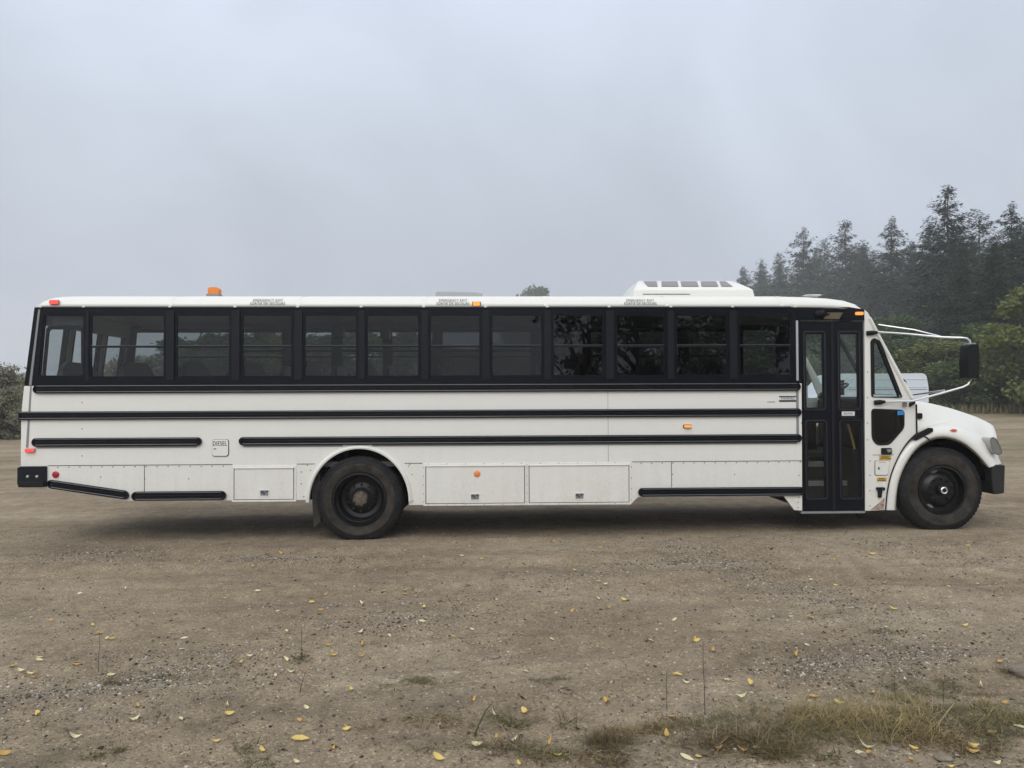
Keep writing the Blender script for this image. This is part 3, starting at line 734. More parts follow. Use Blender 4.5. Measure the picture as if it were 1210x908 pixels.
# roof shell
prof = [(0.0, 0.0), (0.010, 0.045), (0.030, 0.085), (0.07, 0.120), (0.15, 0.148), (0.3, 0.170), (0.6, 0.192), (1.22, 0.205)]
full = prof + [(W - y, h) for y, h in reversed(prof[:-1])]
xr = rear_x(ZT)
def roof_rows():
    rows = []
    K_ = [(0.0, 0.0, 0.05, 0), (0.012, 0.32, 0.03, 0), (0.06, 0.62, 0.015, 0), (0.14, 0.87, 0.005, 0), (0.26, 0.98, 0, 0), (0.42, 1.0, 0, 0)]
    for dx, s_, iny, dz in K_: rows.append((xr + dx, s_, iny, 0))
    for px_ in (170, 280, 352, 427, 501, 574, 647, 720, 793, 866, 925): rows.append((PX(px_), 1.0, 0, 0))
    rows.append((PX(960), 0.97, 0, -0.004)); rows.append((PX(985), 0.90, 0, -0.010)); rows.append((PX(1004), 0.80, 0.004, -0.020)); rows.append((PX(1015), 0.62, 0.012, -0.032)); rows.append((PX(1021), 0.36, 0.02, -0.045)); rows.append((PX(1024.5), 0.0, 0.03, -0.075))
    out = []
    for x, s_, iny, dz in rows:
        out.append([(x + (0.0 if x < 5 else 0.10 * math.sin(math.pi * y / W) * (x > PX(1000))), y + (iny if y < 1.2 else -iny if y > 1.24 else 0), ZT + dz + h * s_) for y, h in full])
    return out
rr_ = roof_rows()
rm = MB().grid(rr_).build('roof', WHITE, bus, smooth=True, angle=60)
md = rm.modifiers.new('thick', 'SOLIDIFY'); md.thickness = 0.012; md.offset = -1
# roof panel laps
rs = MB()
for px_ in (201, 352, 501, 645, 789, 925):
    x = PX(px_); rs.grid([[(x + d, y - 0.002 * (y < 1), ZT + h + 0.003) for y, h in full[:]] for d in (-0.02, 0.02)])
rs.build('roof_lap', WHITE, rm, smooth=True)
# ceiling lining inside
MB().grid([[(x, 0.05 + y * 0.96, ZT - 0.05 + h * 0.7) for y, h in full] for x in (xr + 0.2, PX(930))]).build('ceiling', CEIL, bus, smooth=True)
# inner side lining below windows and above windows
# floor, underbody
MB().box(rear_x(1) + 0.06, XD, 0.04, W - 0.04, ZFLOOR - 0.06, ZFLOOR).build('cabin_floor', FLOORM, bus)
MB().box(XD, PX(1075), 1.05, W - 0.04, ZFLOOR - 0.06, ZFLOOR + 0.001).build('cabin_floor', FLOORM, bus)
ub = MB()
ub.box(PX(160), PX(355), 0.25, W - 0.25, ZFLOOR - 0.35, ZFLOOR - 0.07); ub.box(rear_x(1) + 0.1, PX(160), 0.25, W - 0.25, ZFLOOR - 0.2, ZFLOOR - 0.07)
ub.box(PX(495), PX(940), 0.10, W - 0.10, ZFLOOR - 0.40, ZFLOOR - 0.07)
ub.box(PX(355), PX(495), 1.0, 1.44, ZFLOOR - 0.40, ZFLOOR - 0.07)
ub.box(PX(200), PX(1150), 0.80, 0.90, ZFLOOR - 0.50, ZFLOOR - 0.3); ub.box(PX(200), PX(1150), W - 0.90, W - 0.80, ZFLOOR - 0.50, ZFLOOR - 0.3)
ub.build('chassis', UNDER, bus)
MB().tube([(wcx, 0.25, wcz), (wcx, W - 0.25, wcz)], 0.09).build('axle', UNDER, bus); MB().tube([(fcx, 0.25, fcz), (fcx, W - 0.25, fcz)], 0.06).build('axle', UNDER, bus)
# step well and steps
sw = MB()
zb0 = PZ(600, 985)
sw.box(XD + 0.01, XF - 0.01, 0.08, 0.45, zb0, zb0 + 0.05); sw.box(XD + 0.01, XF - 0.01, 0.42, 0.75, zb0, zb0 + 0.27); sw.box(XD + 0.01, XF - 0.01, 0.72, 1.06, zb0, zb0 + 0.49)
sw.box(XD - 0.02, XD + 0.01, 0.05, 1.06, zb0, ZFLOOR); sw.box(XF - 0.02, XF + 0.01, 0.05, 1.06, zb0, ZFLOOR + 0.1)
sw.build('entry_steps', FLOORM, bus)
ns = MB(); ns.box(XD + 0.012, XF - 0.03, 0.405, 0.47, zb0 + 0.265, zb0 + 0.282); ns.box(XD + 0.012, XF - 0.03, 0.705, 0.77, zb0 + 0.485, zb0 + 0.502); ns.box(XD + 0.012, XF - 0.03, 0.412, 0.419, zb0 + 0.22, zb0 + 0.265); ns.box(XD + 0.012, XF - 0.03, 0.712, 0.719, zb0 + 0.44, zb0 + 0.485)
ns.build('step_nosing', STEP, bus)
MB().tube([(PX(1002, 500, 0.25), 0.25, PZ(502, 1002, 0.25)), (PX(1006, 515, 0.25), 0.25, PZ(516, 1006, 0.25)), (PX(1009.5, 530, 0.25), 0.25, PZ(530, 1009, 0.25)), (PX(1010.5, 560, 0.25), 0.25, PZ(560, 1010, 0.25)), (PX(1011, 585, 0.25), 0.25, PZ(585, 1011, 0.25))], 0.014).build('handrail', GOLD, bus, smooth=True)
# passenger seats
def seat(x, y0, y1):
    m = MB(); n = 9; hw = (y1 - y0) / 2; cy = (y0 + y1) / 2; rows = []
    zb_, zt_ = ZFLOOR + 0.42, PZ(427, 600, 0.4)
    out = []
    for k in range(n + 1):
        t = k / n; z = zb_ + (zt_ - zb_) * t
        w = hw * (1 - max(0, (t - 0.72) / 0.28) ** 2.4 * 0.45)
        out.append((w, z, t))
    for w, z, t in out:
        lean = -0.10 * t; th = 0.045 - 0.02 * t * t
        rows.append([(x + lean - th, cy - w, z), (x + lean - th, cy, z), (x + lean - th, cy + w, z), (x + lean + th, cy + w, z), (x + lean + th, cy, z), (x + lean + th, cy - w, z), (x + lean - th, cy - w, z)])
    m.grid(rows); b = len(m.v); w, z, t = out[-1]
    m.add([(x - 0.125, cy - w, z), (x - 0.125, cy + w, z), (x - 0.075, cy + w, z), (x - 0.075, cy - w, z)], [(0, 1, 2, 3)])
    s_ = m.build('seat', VINYL, bus, smooth=True, angle=50)
    MB().box(x - 0.02, x + 0.42, y0, y1, zb_ - 0.10, zb_ + 0.02).build('cushion', VINYL, s_, bevel=0.03)
    MB().box(x + 0.0, x + 0.38, cy - 0.02, cy + 0.02, ZFLOOR, zb_ - 0.1).build('seat_leg', BLACKP, s_)
sx = xr + 0.32
while sx < PX(925):
    seat(sx, 0.10, 1.02); seat(sx + 0.12, W - 1.02, W - 0.10); sx += 0.735
# luggage rack lines across far windows (black rail inside)
MB().box(PX(205), PX(640), W - 0.10, W - 0.085, PZ(416.5, 400, W - 0.1), PZ(413.5, 400, W - 0.1)).build('interior_rail', BLACKP, bus)
for px_, py0 in ((400, 387), (352, 387), (455, 387)):   # black speaker boxes / monitors under the ceiling
    MB().box(PX(px_ - 6, 400, 2.0), PX(px_ + 5, 400, 2.0), 2.0, 2.2, PZ(400, px_, 2.0), PZ(386, px_, 2.0)).build('ceiling_speaker', BLACKP, bus, bevel=0.01)
# driver seat and steering wheel
dx, dy = PX(940, 450, 1.7), 1.85
ds = MB().box(dx - 0.1, dx + 0.06, dy - 0.25, dy + 0.25, ZFLOOR + 0.55, ZFLOOR + 1.15).build('driver_seat', VINYL, bus, bevel=0.05)
MB().box(dx - 0.1, dx + 0.45, dy - 0.25, dy + 0.25, ZFLOOR + 0.42, ZFLOOR + 0.56).build('cushion', VINYL, ds, bevel=0.04)
MB().box(dx, dx + 0.3, dy - 0.15, dy + 0.15, ZFLOOR, ZFLOOR + 0.42).build('seat_leg', BLACKP, ds)
swc = Vector((dx + 0.62, dy, ZFLOOR + 0.86)); ax = Vector((-0.45, 0, 0.89)); u = ax.orthogonal().normalized(); v = ax.cross(u)
stw = MB().tube([swc + (u * math.cos(t * math.pi / 12) + v * math.sin(t * math.pi / 12)) * 0.225 for t in range(25)], 0.016, 8, False)
for t in (0, 2.1, 4.2): stw.tube([swc, swc + (u * math.cos(t) + v * math.sin(t)) * 0.22], 0.012, 6)
stw.tube([swc, swc - ax * 0.5], 0.03, 8)
stw.build('steering_wheel', BLACKP, bus, smooth=True)
# --- entrance doors
def leaf(x0, x1, zt, zb, g1, g2):
    o = MB().plate([(x0, zb), (x1, zb), (x1, zt), (x0, zt)], 0.004, 0.05, [g1, g2]).build('entrance_door', BLACKP, bus, bevel=0.005)
    for g in (g1, g2):
        big = inset(g, -0.028)
        MB().plate(big, -0.008, 0.004, [inset(g, -0.012)]).build('glazing_bead', mat('bead_black', (0.012, 0.013, 0.017), 0.35, spec=0.5), o, bevel=0.003)
        MB().plate(inset(g, -0.004), 0.008, 0.020, [inset(g, 0.012)]).build('glazing_seal', RUBBER, o)
        tri = tessellate_polygon([[Vector((p[0], p[1], 0)) for p in g]])
        MB().add([(p[0], 0.022, p[1]) for p in g], [tuple(t) for t in tri]).build('pane', GL_SIDE if g is g2 else GL_CLEAR, o)
    return o
zdt, zdb = PZ(380, 985), PZ(604, 985)
q = lambda a, b, t, bo: roundpoly([P(a, bo), P(b, bo), (PX(b, t), PZ(t, b)), (PX(a, t), PZ(t, a))], 0.01, 2)
xm = PX(984.2, 490)
def rq(a, b, t, bo): return rrect(PX(a, 490), PZ(bo, 985), PX(b, 490), PZ(t, 985), 0.012, 2)
leaf(XD + 0.004, xm - 0.004, zdt, zdb, rq(952.5, 973.5, 394, 482.5), rq(953.5, 974.5, 499, 588))
d2 = leaf(xm + 0.004, XF - 0.003, zdt, zdb, rq(993.0, 1014.5, 394, 482.5), rq(994.0, 1016, 499, 588))
MB().box(xm - 0.02, xm + 0.02, -0.006, 0.003, zdb, zdt - 0.01).build('door_seal', RUBBER, bus, bevel=0.006)
MB().box(XD - 0.02, XF, 0.0, 0.06, zdb - 0.03, zdb - 0.004).build('door_sill', GREYTRIM, bus)
st_o = MB().box(PX(994.5), PX(1009.5), -0.004, 0.003, PZ(491.5, 1002), PZ(486.5, 1002)).build('door_sticker', PAPER, bus)
text('sticker_lettering', 'ENTER', 0.036, GREYINK, st_o, PX(1002), -0.0055, PZ(489, 1002), width=0.11)
MB().box(PX(992), PX(1012), -0.03, 0.0, PZ(495.5, 1002), PZ(492.5, 1002)).build('door_handle', RUBBER, bus, bevel=0.006)
# header above the door with entry lamp
hd = MB().box(PX(943), PX(1019.5), -0.006, 0.003, PZ(377, 985), PZ(365, 985)).build('door_header', BLACKP, bus, bevel=0.006)
MB().box(PX(943), PX(1022), -0.012, 0.003, PZ(379, 985), PZ(377, 985)).build('header_ledge', BLACKP, hd)
def lamp():
    x0, x1 = PX(975, 370, -0.12), PX(999, 370, -0.12); zt, zb_ = PZ(363.5, 985, -0.12), PZ(377, 985, -0.12)
    m = MB().add([(x0, 0.0, zt), (x1, 0.0, zt), (x1, -0.15, zt - 0.02), (x0, -0.15, zt - 0.02), (x0 + 0.01, 0.0, zb_), (x1 - 0.01, 0.0, zb_), (x1 - 0.01, -0.13, zt - 0.055), (x0 + 0.01, -0.13, zt - 0.055)],
                 [(0, 1, 2, 3), (0, 4, 5, 1), (3, 2, 6, 7), (0, 3, 7, 4), (1, 5, 6, 2), (4, 7, 6, 5)])
    o = m.build('entry_lamp', PLASTIC, bus, bevel=0.008)
    MB().add([(x0 + 0.03, -0.02, zb_ - 0.004 + 0.012), (x1 - 0.03, -0.02, zb_ + 0.008), (x1 - 0.03, -0.118, zt - 0.064), (x0 + 0.03, -0.118, zt - 0.064), (x0 + 0.03, -0.02, zb_ + 0.014), (x1 - 0.03, -0.02, zb_ + 0.014), (x1 - 0.03, -0.118, zt - 0.05), (x0 + 0.03, -0.118, zt - 0.05)],
             [(0, 1, 2, 3), (4, 7, 6, 5), (0, 4, 5, 1), (1, 5, 6, 2), (2, 6, 7, 3), (3, 7, 4, 0)]).build('lens', LAMPL, o)
    MB().tube([(PX(967), 0.0, PZ(372, 967)), (PX(971), -0.07, PZ(371.5, 971)), (PX(978), -0.08, PZ(370, 978))], [0.05, 0.045, 0.03], 14).build('lamp_bracket', RUBBER, o, smooth=True)
lamp()
# --- cowl side with quarter windows
cw = [P(1021.5, 366), P(1025.5, 369.5), P(1029, 376), P(1082, 473), P(1083, 513), P(1072, 524), P(1062, 540), P(1053, 560), P(1048, 580), P(1046, 603), (XF, PZ(604, 1022))]
cw = [(max(x, XF), z) for x, z in cw]
tri = roundpoly([P(1029.5, 469.5), P(1066.5, 470.5), P(1040, 403), P(1032.5, 399.5), P(1028.5, 403)], 0.03)
lowq = roundpoly([P(1029.5, 483), P(1068.5, 484.5), P(1068.5, 506), P(1051, 526), P(1036, 526.5), P(1030, 519)], 0.05)
trii = inset(tri, 0.012); lowi = inset(lowq, 0.012)
MB().plate(cw, 0.0, 0.045, [tri, lowq]).build('cowl_panel', WHITE, bus, bevel=0.004)
def quarter(outline, wd, glass):
    o = MB().plate(outline, -0.010, 0.03, [inset(outline, wd)]).build('quarter_window', RUBBER, bus, bevel=0.004)
    g = inset(outline, wd - 0.004); t_ = tessellate_polygon([[Vector((p[0], p[1], 0)) for p in g]])
    MB().add([(p[0], 0.012, p[1]) for p in g], [tuple(t) for t in t_]).build('pane', glass, o); return o
quarter(tri, 0.042, GL_CLEAR)
ql = quarter(lowq, 0.028, GL_SIDE)
MB().box(PX(1059.5), PX(1067), -0.014, -0.008, PZ(490.5, 1063), PZ(485.5, 1063)).build('blue_sticker', BLUE, ql)
# pillar ridge along the windshield
MB().tube([(*(lambda p: (p[0], 0.0, p[1]))(P(1027.5, 376)),), (*(lambda p: (p[0], 0.0, p[1]))(P(1052, 424)),), (*(lambda p: (p[0], 0.0, p[1]))(P(1077, 471)),)], 0.022, 8).build('pillar_bead', WHITE, bus, smooth=True)
# far cowl
MB().plate(cw, W - 0.045, W, [tri, lowq]).build('cowl_panel', WHITE, bus)
# windshield
def windshield():
    xt, zt_ = P(1024.5, 371); xb_, zb_ = P(1080, 472)
    rows = []
    for k in range(9):
        t = k / 8; row = []
        for j in range(13):
            s_ = j / 12; y = 0.05 + (W - 0.1) * s_; bul = 0.10 * math.sin(math.pi * s_)
            row.append((xt + (xb_ - xt) * t + bul, y, zt_ + (zb_ - zt_) * t))
        rows.append(row)
    w = MB().grid(rows).build('windshield', GL_WIND, bus, smooth=True)
    MB().tube([(xt + 0.1, W / 2, zt_), (xb_ + 0.1, W / 2, zb_)], 0.03).build('windshield_divider', RUBBER, w)
    e = MB(); 
    for row in (rows[0], rows[-1]): e.tube(row, 0.035, 8)
    e.build('windshield_seal', RUBBER, w, smooth=True)
    # wiper by the near pillar
    MB().tube([(xb_ + 0.07, 0.25, zb_ + 0.03), (xb_ - 0.04, 0.1, zb_ + 0.13), (xb_ - 0.10, 0.02, zb_ + 0.22), (xb_ - 0.14, 0.0, zb_ + 0.24)], [0.016, 0.02, 0.014, 0.02], 8).build('wiper', RUBBER, w, smooth=True)
windshield()
MB().box(PX(1062), PX(1082), 0.05, W - 0.05, 0.95, PZ(470, 1075)).build('dashboard', PLASTIC, bus, bevel=0.05)
MB().box(PX(1075), PX(1080), 0.05, W - 0.05, 0.55, PZ(474, 1075)).build('firewall', UNDER, bus)
# details on the cowl
hnd = MB().plate(rrect(*P(1041, 537), *P(1053, 529.5), 0.015, 3), -0.022, 0.002).build('cowl_latch', RUBBER, bus, bevel=0.006)
MB().plate([P(1048, 535), P(1054, 533), P(1052, 531), P(1046, 531)], -0.034, -0.02).build('latch_lever', GREYTRIM, hnd, bevel=0.004)
MB().box(*(P(1031, 538.2)[0], P(1056, 538.2)[0]), -0.003, 0.001, PZ(538.0, 1044), PZ(537.5, 1044)).build('panel_seam', SEAM, bus)
y1 = MB().box(PX(1038), PX(1052), -0.004, 0.001, PZ(543.7, 1045), PZ(538.6, 1045)).build('warning_sticker', YELLOW, bus)
text('sticker_lettering', 'EMERGENCY\nDOOR RELEASE', 0.022, INK, y1, PX(1045), -0.0055, PZ(541.2, 1045), width=0.125)
y2 = MB().box(PX(1035), PX(1046.2), -0.004, 0.001, PZ(569, 1041), PZ(564.5, 1041)).build('warning_sticker', YELLOW, bus)
text('sticker_lettering', 'BATTERY\nDISCONNECT', 0.022, INK, y2, PX(1040.6), -0.0055, PZ(566.8, 1041), width=0.10)
ad = MB().plate(roundpoly([P(1034, 545), P(1051.5, 545), P(1048.5, 561.5), P(1034, 561.5)], 0.02), -0.010, -0.003).build('access_door', WHITE, bus, bevel=0.003)
MB().plate(roundpoly([P(1033.4, 544.6), P(1052, 544.6), P(1049, 562.2), P(1033.4, 562.2)], 0.02), -0.003, 0.001).build('door_gap', SEAM, ad)
MB().box(PX(1037), PX(1045.5), -0.012, -0.009, PZ(551, 1041), PZ(546, 1041)).build('sticker', PAPER, ad)
MB().box(PX(1037), PX(1045.5), -0.013, -0.0115, PZ(546.8, 1041), PZ(546, 1041)).build('sticker_edge', YELLOW, ad)
MB().box(PX(1036), PX(1037.6), -0.018, -0.009, PZ(554.5, 1037), PZ(552.5, 1037)).build('key_slot', INK, ad)
lt = MB().plate(rrect(*P(1035, 579.5), *P(1044.5, 575.8), 0.012, 3), -0.03, 0.002, [rrect(*P(1041, 578.6), *P(1043.8, 576.8), 0.004, 2)]).build('hood_catch', RUBBER, bus, bevel=0.004)
MB().plate(roundpoly([P(1037, 588), P(1040.5, 588), P(1041.5, 579), P(1036.8, 579)], 0.01), -0.028, 0.002).build('catch_strap', RUBBER, lt, bevel=0.004)
MB().plate([P(1028.5, 602.5), P(1044.5, 602.5), P(1045, 588.5), P(1038, 595)], -0.003, 0.001).build('rust_patch', RUST, bus)
# --- hood, fender and front end
def lerp(tab, x):
    if x <= tab[0][0]: return tab[0][1]
    for (a, b), (c, d) in zip(tab, tab[1:]):
        if x <= c: return b + (d - b) * (x - a) / (c - a)
    return tab[-1][1]
# fender band: inner and outer edge curves in photo pixels
INN = [(1057.5, 603), (1058.5, 588), (1061, 572), (1065.5, 558), (1072, 545), (1081, 532), (1092, 523), (1104, 518), (1116, 517), (1128, 519.5), (1139, 524.5), (1149, 532), (1158, 541), (1165, 549.5), (1168, 553)]
OUT = [(1046, 603), (1048, 582), (1052, 563), (1058.5, 546), (1067, 530), (1077, 517.5), (1090, 507), (1103, 501.5), (1118, 500), (1133, 502.5), (1147, 508), (1160, 516.5), (1170.5, 527), (1178.5, 539), (1183, 548)]
def cat(tab, n):
    out = []
    m = len(tab)
    for k in range(n + 1):
        t = k / n * (m - 1); i = min(int(t), m - 2); f = t - i
        p0, p1, p2, p3 = tab[max(i - 1, 0)], tab[i], tab[i + 1], tab[min(i + 2, m - 1)]
        out.append(tuple(0.5 * ((2 * p1[a]) + (-p0[a] + p2[a]) * f + (2 * p0[a] - 5 * p1[a] + 4 * p2[a] - p3[a]) * f * f + (-p0[a] + 3 * p1[a] - 3 * p2[a] + p3[a]) * f ** 3) for a in (0, 1)))
    return out
I_ = cat(INN, 48); O_ = cat(OUT, 48)
def fender(mirror=False):
    rows = []
    for k, (a, b) in enumerate(zip(I_, O_)):
        row = []; fr = k / 48; dep = 0.04 + 0.13 * min(1, max(0, (fr - 0.25) / 0.25))
        for s_, yy in ((-0.10, 0.14), (-0.02, -0.005), (0.05, -0.035), (0.2, -0.042), (0.42, -0.036), (0.62, -0.015), (0.8, 0.035), (0.92, 0.11), (1.0, 0.20), (1.02, 0.30)):
            if s_ > 0.2: yy = -0.042 + (yy + 0.042) * (dep / 0.17)
            if s_ > 1.0 and fr < 0.3: yy = 0.0
            x, z = P(a[0] + (b[0] - a[0]) * s_, a[1] + (b[1] - a[1]) * s_, yy)
            row.append((x, (W - yy) if mirror else yy, z))
        rows.append(row)
    o = MB().grid(rows).build('fender', WHITE, bus, smooth=True, angle=60); md = o.modifiers.new('sub', 'SUBSURF'); md.levels = md.render_levels = 1
    return o
fender(); fender(True)
HOODTOP = [(1079, 471.5), (1085, 473), (1100, 476), (1120, 481), (1140, 487), (1158, 493), (1169, 499), (1174.5, 505), (1177, 513), (1177.8, 530)]
def hood():
    rows = []; xa_ = PX(1083, 490, 0.1); xb_ = PX(1177.3, 512, 0.55); NN = 16
    for k in range(NN + 1):
        t = k / NN; t = 1 - (1 - t) ** 1.4; x = xa_ + (xb_ - xa_) * t
        zt0 = 1.1
        for _ in range(3):
            pxs = PROJ(x, 0.62, zt0)[0]; zt0 = P(pxs, lerp(HOODTOP, pxs), 0.62)[1]
        zl = 1.0
        for _ in range(3):
            pxl = min(PROJ(x, 0.21, zl)[0], 1182); pyo = min((abs(o[0] - pxl), o[1]) for o in O_[12:])[1]; zl = P(pxl, pyo, 0.21)[1]
        ztop, zlo = zt0, zl; d = max(0.05, ztop - zlo)
        half = [(0.24, zlo - 0.06), (0.25, zlo + 0.0), (0.28, zlo + 0.14 * d), (0.35, zlo + 0.34 * d), (0.42, zlo + 0.58 * d), (0.49, zlo + 0.82 * d), (0.57, zlo + 0.94 * d), (0.70, zlo + d), (1.22, zlo + d + 0.035)]
        if k == NN: half = [(y, z - 0.04 * (y > 0.3)) for y, z in half]
        f_ = half + [(W - y, z) for y, z in reversed(half[:-1])]
        def xo(y):
            yy = min(y, W - y)
            return (-0.62 * max(0.0, 0.55 - yy) + 0.06 * max(0.0, yy - 0.55)) * t ** 3
        rows.append([(x + xo(y), y, z) for y, z in f_])
    # front face rolled down to the grille
    last = rows[-1]; rows.append([(x + 0.015, y, z - 0.10 * (1 if 0.3 < y < W - 0.3 else 0.2)) for x, y, z in last]); zf = PZ(545, 1170)
    rows.append([(x + (0.02 if 0.3 < y < W - 0.3 else -0.03), y, zf + (0.0 if 0.3 < y < W - 0.3 else 0.02)) for x, y, z in last])
    return MB().grid(rows).build('hood', WHITE, bus, smooth=True, angle=50)
hd_o = hood()
# nose panel behind the headlight down to the bumper, grille
nose = [P(1150, 530), P(1160, 517), P(1171, 524), P(1179, 538), P(1183, 549), P(1170, 551), P(1160, 541)]
xn = PX(1176.5)
xg = PX(1174.0, 540, 0.0)

g_o = MB().box(xg - 0.07, xg + 0.0, 0.14, W - 0.14, PZ(552, 1170), PZ(526, 1170)).build('nose_panel', WHITE, bus, bevel=0.03)
gr = MB()
for k in range(7):
    z = PZ(551, 1170) + 0.035 + k * 0.06; gr.box(xg + 0.0, xg + 0.04, 0.55, W - 0.55, z, z + 0.03)
gr.build('grille', PLASTIC, bus, bevel=0.006)
# headlight
hl = MB(); HLO = roundpoly([P(1166.5, 519), P(1169.5, 516.5), P(1175, 519), P(1181, 530), P(1182.5, 536), P(1176, 537.5), P(1171.5, 535), P(1168, 528)], 0.02, 3)
def hfn(x, y, z):
    t = (x - HLO[0][0]) ; return (x, y + max(0, t) * 0.22, z)
h_o = MB().plate(HLO, -0.058, 0.12, (), hfn).build('headlight', mat('lamp_reflector', (0.42, 0.41, 0.39), 0.2), bus, bevel=0.012, smooth=True)
MB().plate(inset(HLO, -0.006), -0.062, -0.058, [inset(HLO, 0.006)], hfn).build('lamp_bezel', GREYTRIM, h_o)
MB().plate(inset(HLO, -0.002), -0.070, -0.066, (), hfn).build('lamp_cover', GL_LAMP, h_o)
HLF = MB().plate(HLO, W - 0.12, W + 0.03, (), lambda x, y, z: (x, y - max(0, x - HLO[0][0]) * 0.35, z)).build('headlight', MATS['lamp_reflector'], bus, bevel=0.012)
# bumper
zb_t, zb_b = PZ(550, 1175), PZ(584.5, 1175)
bx = [P(1169.5, 549), P(1186.5, 549.5), P(1185.5, 583), P(1173, 584.5), P(1171, 575), P(1170, 560)]
MB().plate(bx, -0.03, W + 0.03).build('front_bumper', BUMPERM, bus, bevel=0.02, seg=3)
# black brackets and frame end behind the bumper
MB().box(PX(1160), PX(1172), 0.3, 0.4, PZ(578, 1165), PZ(570, 1165)).build('bumper_bracket', UNDER, bus)
# inner fender well (black) above the front wheel
fw = MB(); rows = []
for k in range(17):
    t = math.pi * (k / 16) * 1.0
    rows.append([(fcx - 0.60 * math.cos(t), y, fcz + 0.10 + 0.60 * math.sin(t) * 0.93) for y in (0.08, 0.75)])
fw.grid(rows); fw.plate([(fcx - 0.70, fcz - 0.2), (fcx - 0.70, fcz + 0.55), (fcx - 0.5, fcz + 0.68), (fcx + 0.3, fcz + 0.68), (fcx + 0.62, fcz + 0.45), (fcx + 0.66, fcz + 0.1)], 0.74, 0.78)
fl = []
for k, a in enumerate(I_):
    x, z = P(a[0], a[1], 0.13); x2, z2 = P(a[0], a[1], 0.0); fl.append([(x2, 0.12, z2 + 0.02), (x2, 0.80, z2 + 0.02)])
fw.grid(fl)
fw.build('wheel_well', UNDER, bus)
# hood side marker, badge, hood latch, gap line
MB().plate(rrect(*P(1088.2, 495, 0.25), *P(1093, 488.5, 0.25), 0.012, 3), 0.305, 0.36).build('side_marker', RUBBER, bus, bevel=0.006)
MB().tube([(P(1082.5, 478)[0], -0.006, P(1082.5, 478)[1]), (P(1083, 512)[0], -0.006, P(1083, 512)[1])], 0.010, 6).build('panel_seam', RUBBER, bus)
sg = [(O_[k][0], O_[k][1]) for k in range(0, 20)]
MB().tube([(P(a, b)[0], -0.008, P(a, b)[1]) for a, b in sg], 0.007, 6).build('panel_seam', RUBBER, bus)
MB().plate([P(1076, 519), P(1080.5, 520.5), P(1100, 510), P(1100, 506), P(1095, 505.5), P(1084, 511), P(1078, 515)], -0.055, -0.02).build('hood_latch', RUBBER, bus, bevel=0.008)
MB().tube([(P(1087, 514)[0], -0.045, P(1087, 514)[1]), (P(1094, 518)[0], -0.045, P(1094, 518)[1]), (P(1097.5, 522)[0], -0.03, P(1097.5, 522)[1])], 0.008, 6).build('panel_seam', RUBBER, bus)
cr = MB().plate(roundpoly([P(1120.5, 508.5), P(1124, 507), P(1128, 507.5), P(1129, 509.5), P(1125, 510.5)], 0.008), -0.040, -0.030).build('fender_mark', mat('red_print', (0.65, 0.12, 0.06), 0.5), bus)
# mirror assembly
def Q(px_, py_, y): x, z = P(px_, py_, y); return (x, y, z)
mm_ = MB()
mr_pts = roundpoly([P(1144.5, 448, -0.38), P(1156, 447, -0.38), P(1157, 426, -0.38), P(1156, 407, -0.38), P(1145, 407, -0.38), P(1143.5, 426, -0.38)], 0.035)
mir = MB().plate(mr_pts, -0.39, -0.21).build('side_mirror', RUBBER, bus, bevel=0.022, seg=3, smooth=True)
MB().box(PX(1146, 408, -0.38), PX(1155, 408, -0.38), -0.36, -0.24, PZ(408.5, 1145, -0.3), PZ(406.0, 1145, -0.3)).build('mirror_cap', GREYTRIM, mir, bevel=0.008)
arm = MB()
arm.tube([Q(1037, 392.5, -0.02), Q(1075, 395, -0.08), Q(1112, 398.5, -0.2), Q(1136, 399.2, -0.27), Q(1142, 400, -0.29), Q(1145.5, 402.5, -0.3), Q(1147, 408, -0.3)], 0.0125, 10)
arm.tube([Q(1038, 384, 0.25), Q(1080, 390, 0.05), Q(1112, 398, -0.2)], 0.011, 10)
arm.tube([Q(1044, 474.8, -0.03), Q(1078, 474.2, -0.1), Q(1110, 465.5, -0.2), Q(1138, 457.5, -0.28), Q(1144, 454.5, -0.3), Q(1147.2, 448, -0.3)], 0.0125, 10)
arm.tube([Q(1075, 467.3, 0.3), Q(1116, 461.7, -0.15)], 0.012, 10)
arm.build('mirror_arm', CHROME, bus, smooth=True)
for px_, py_ in ((1030, 393.5), (1039, 475.5)):
    MB().tube([Q(px_ - 6, py_ + 0.5, -0.015), Q(px_ + 1, py_, -0.03), Q(px_ + 7, py_ - 0.6, -0.035)], [0.028, 0.03, 0.014], 10).build('mirror_bracket', RUBBER, bus, smooth=True)
MB().box(*[PX(1066, 475), PX(1069, 475)], -0.05, 0.0, PZ(481, 1067), PZ(473, 1067)).build('arm_clamp', GREYTRIM, bus)
MB().plate([P(1074, 481), P(1080, 477), P(1080, 474.5), P(1074, 476)], -0.03, 0.0).build('cowl_bracket', RUBBER, bus)
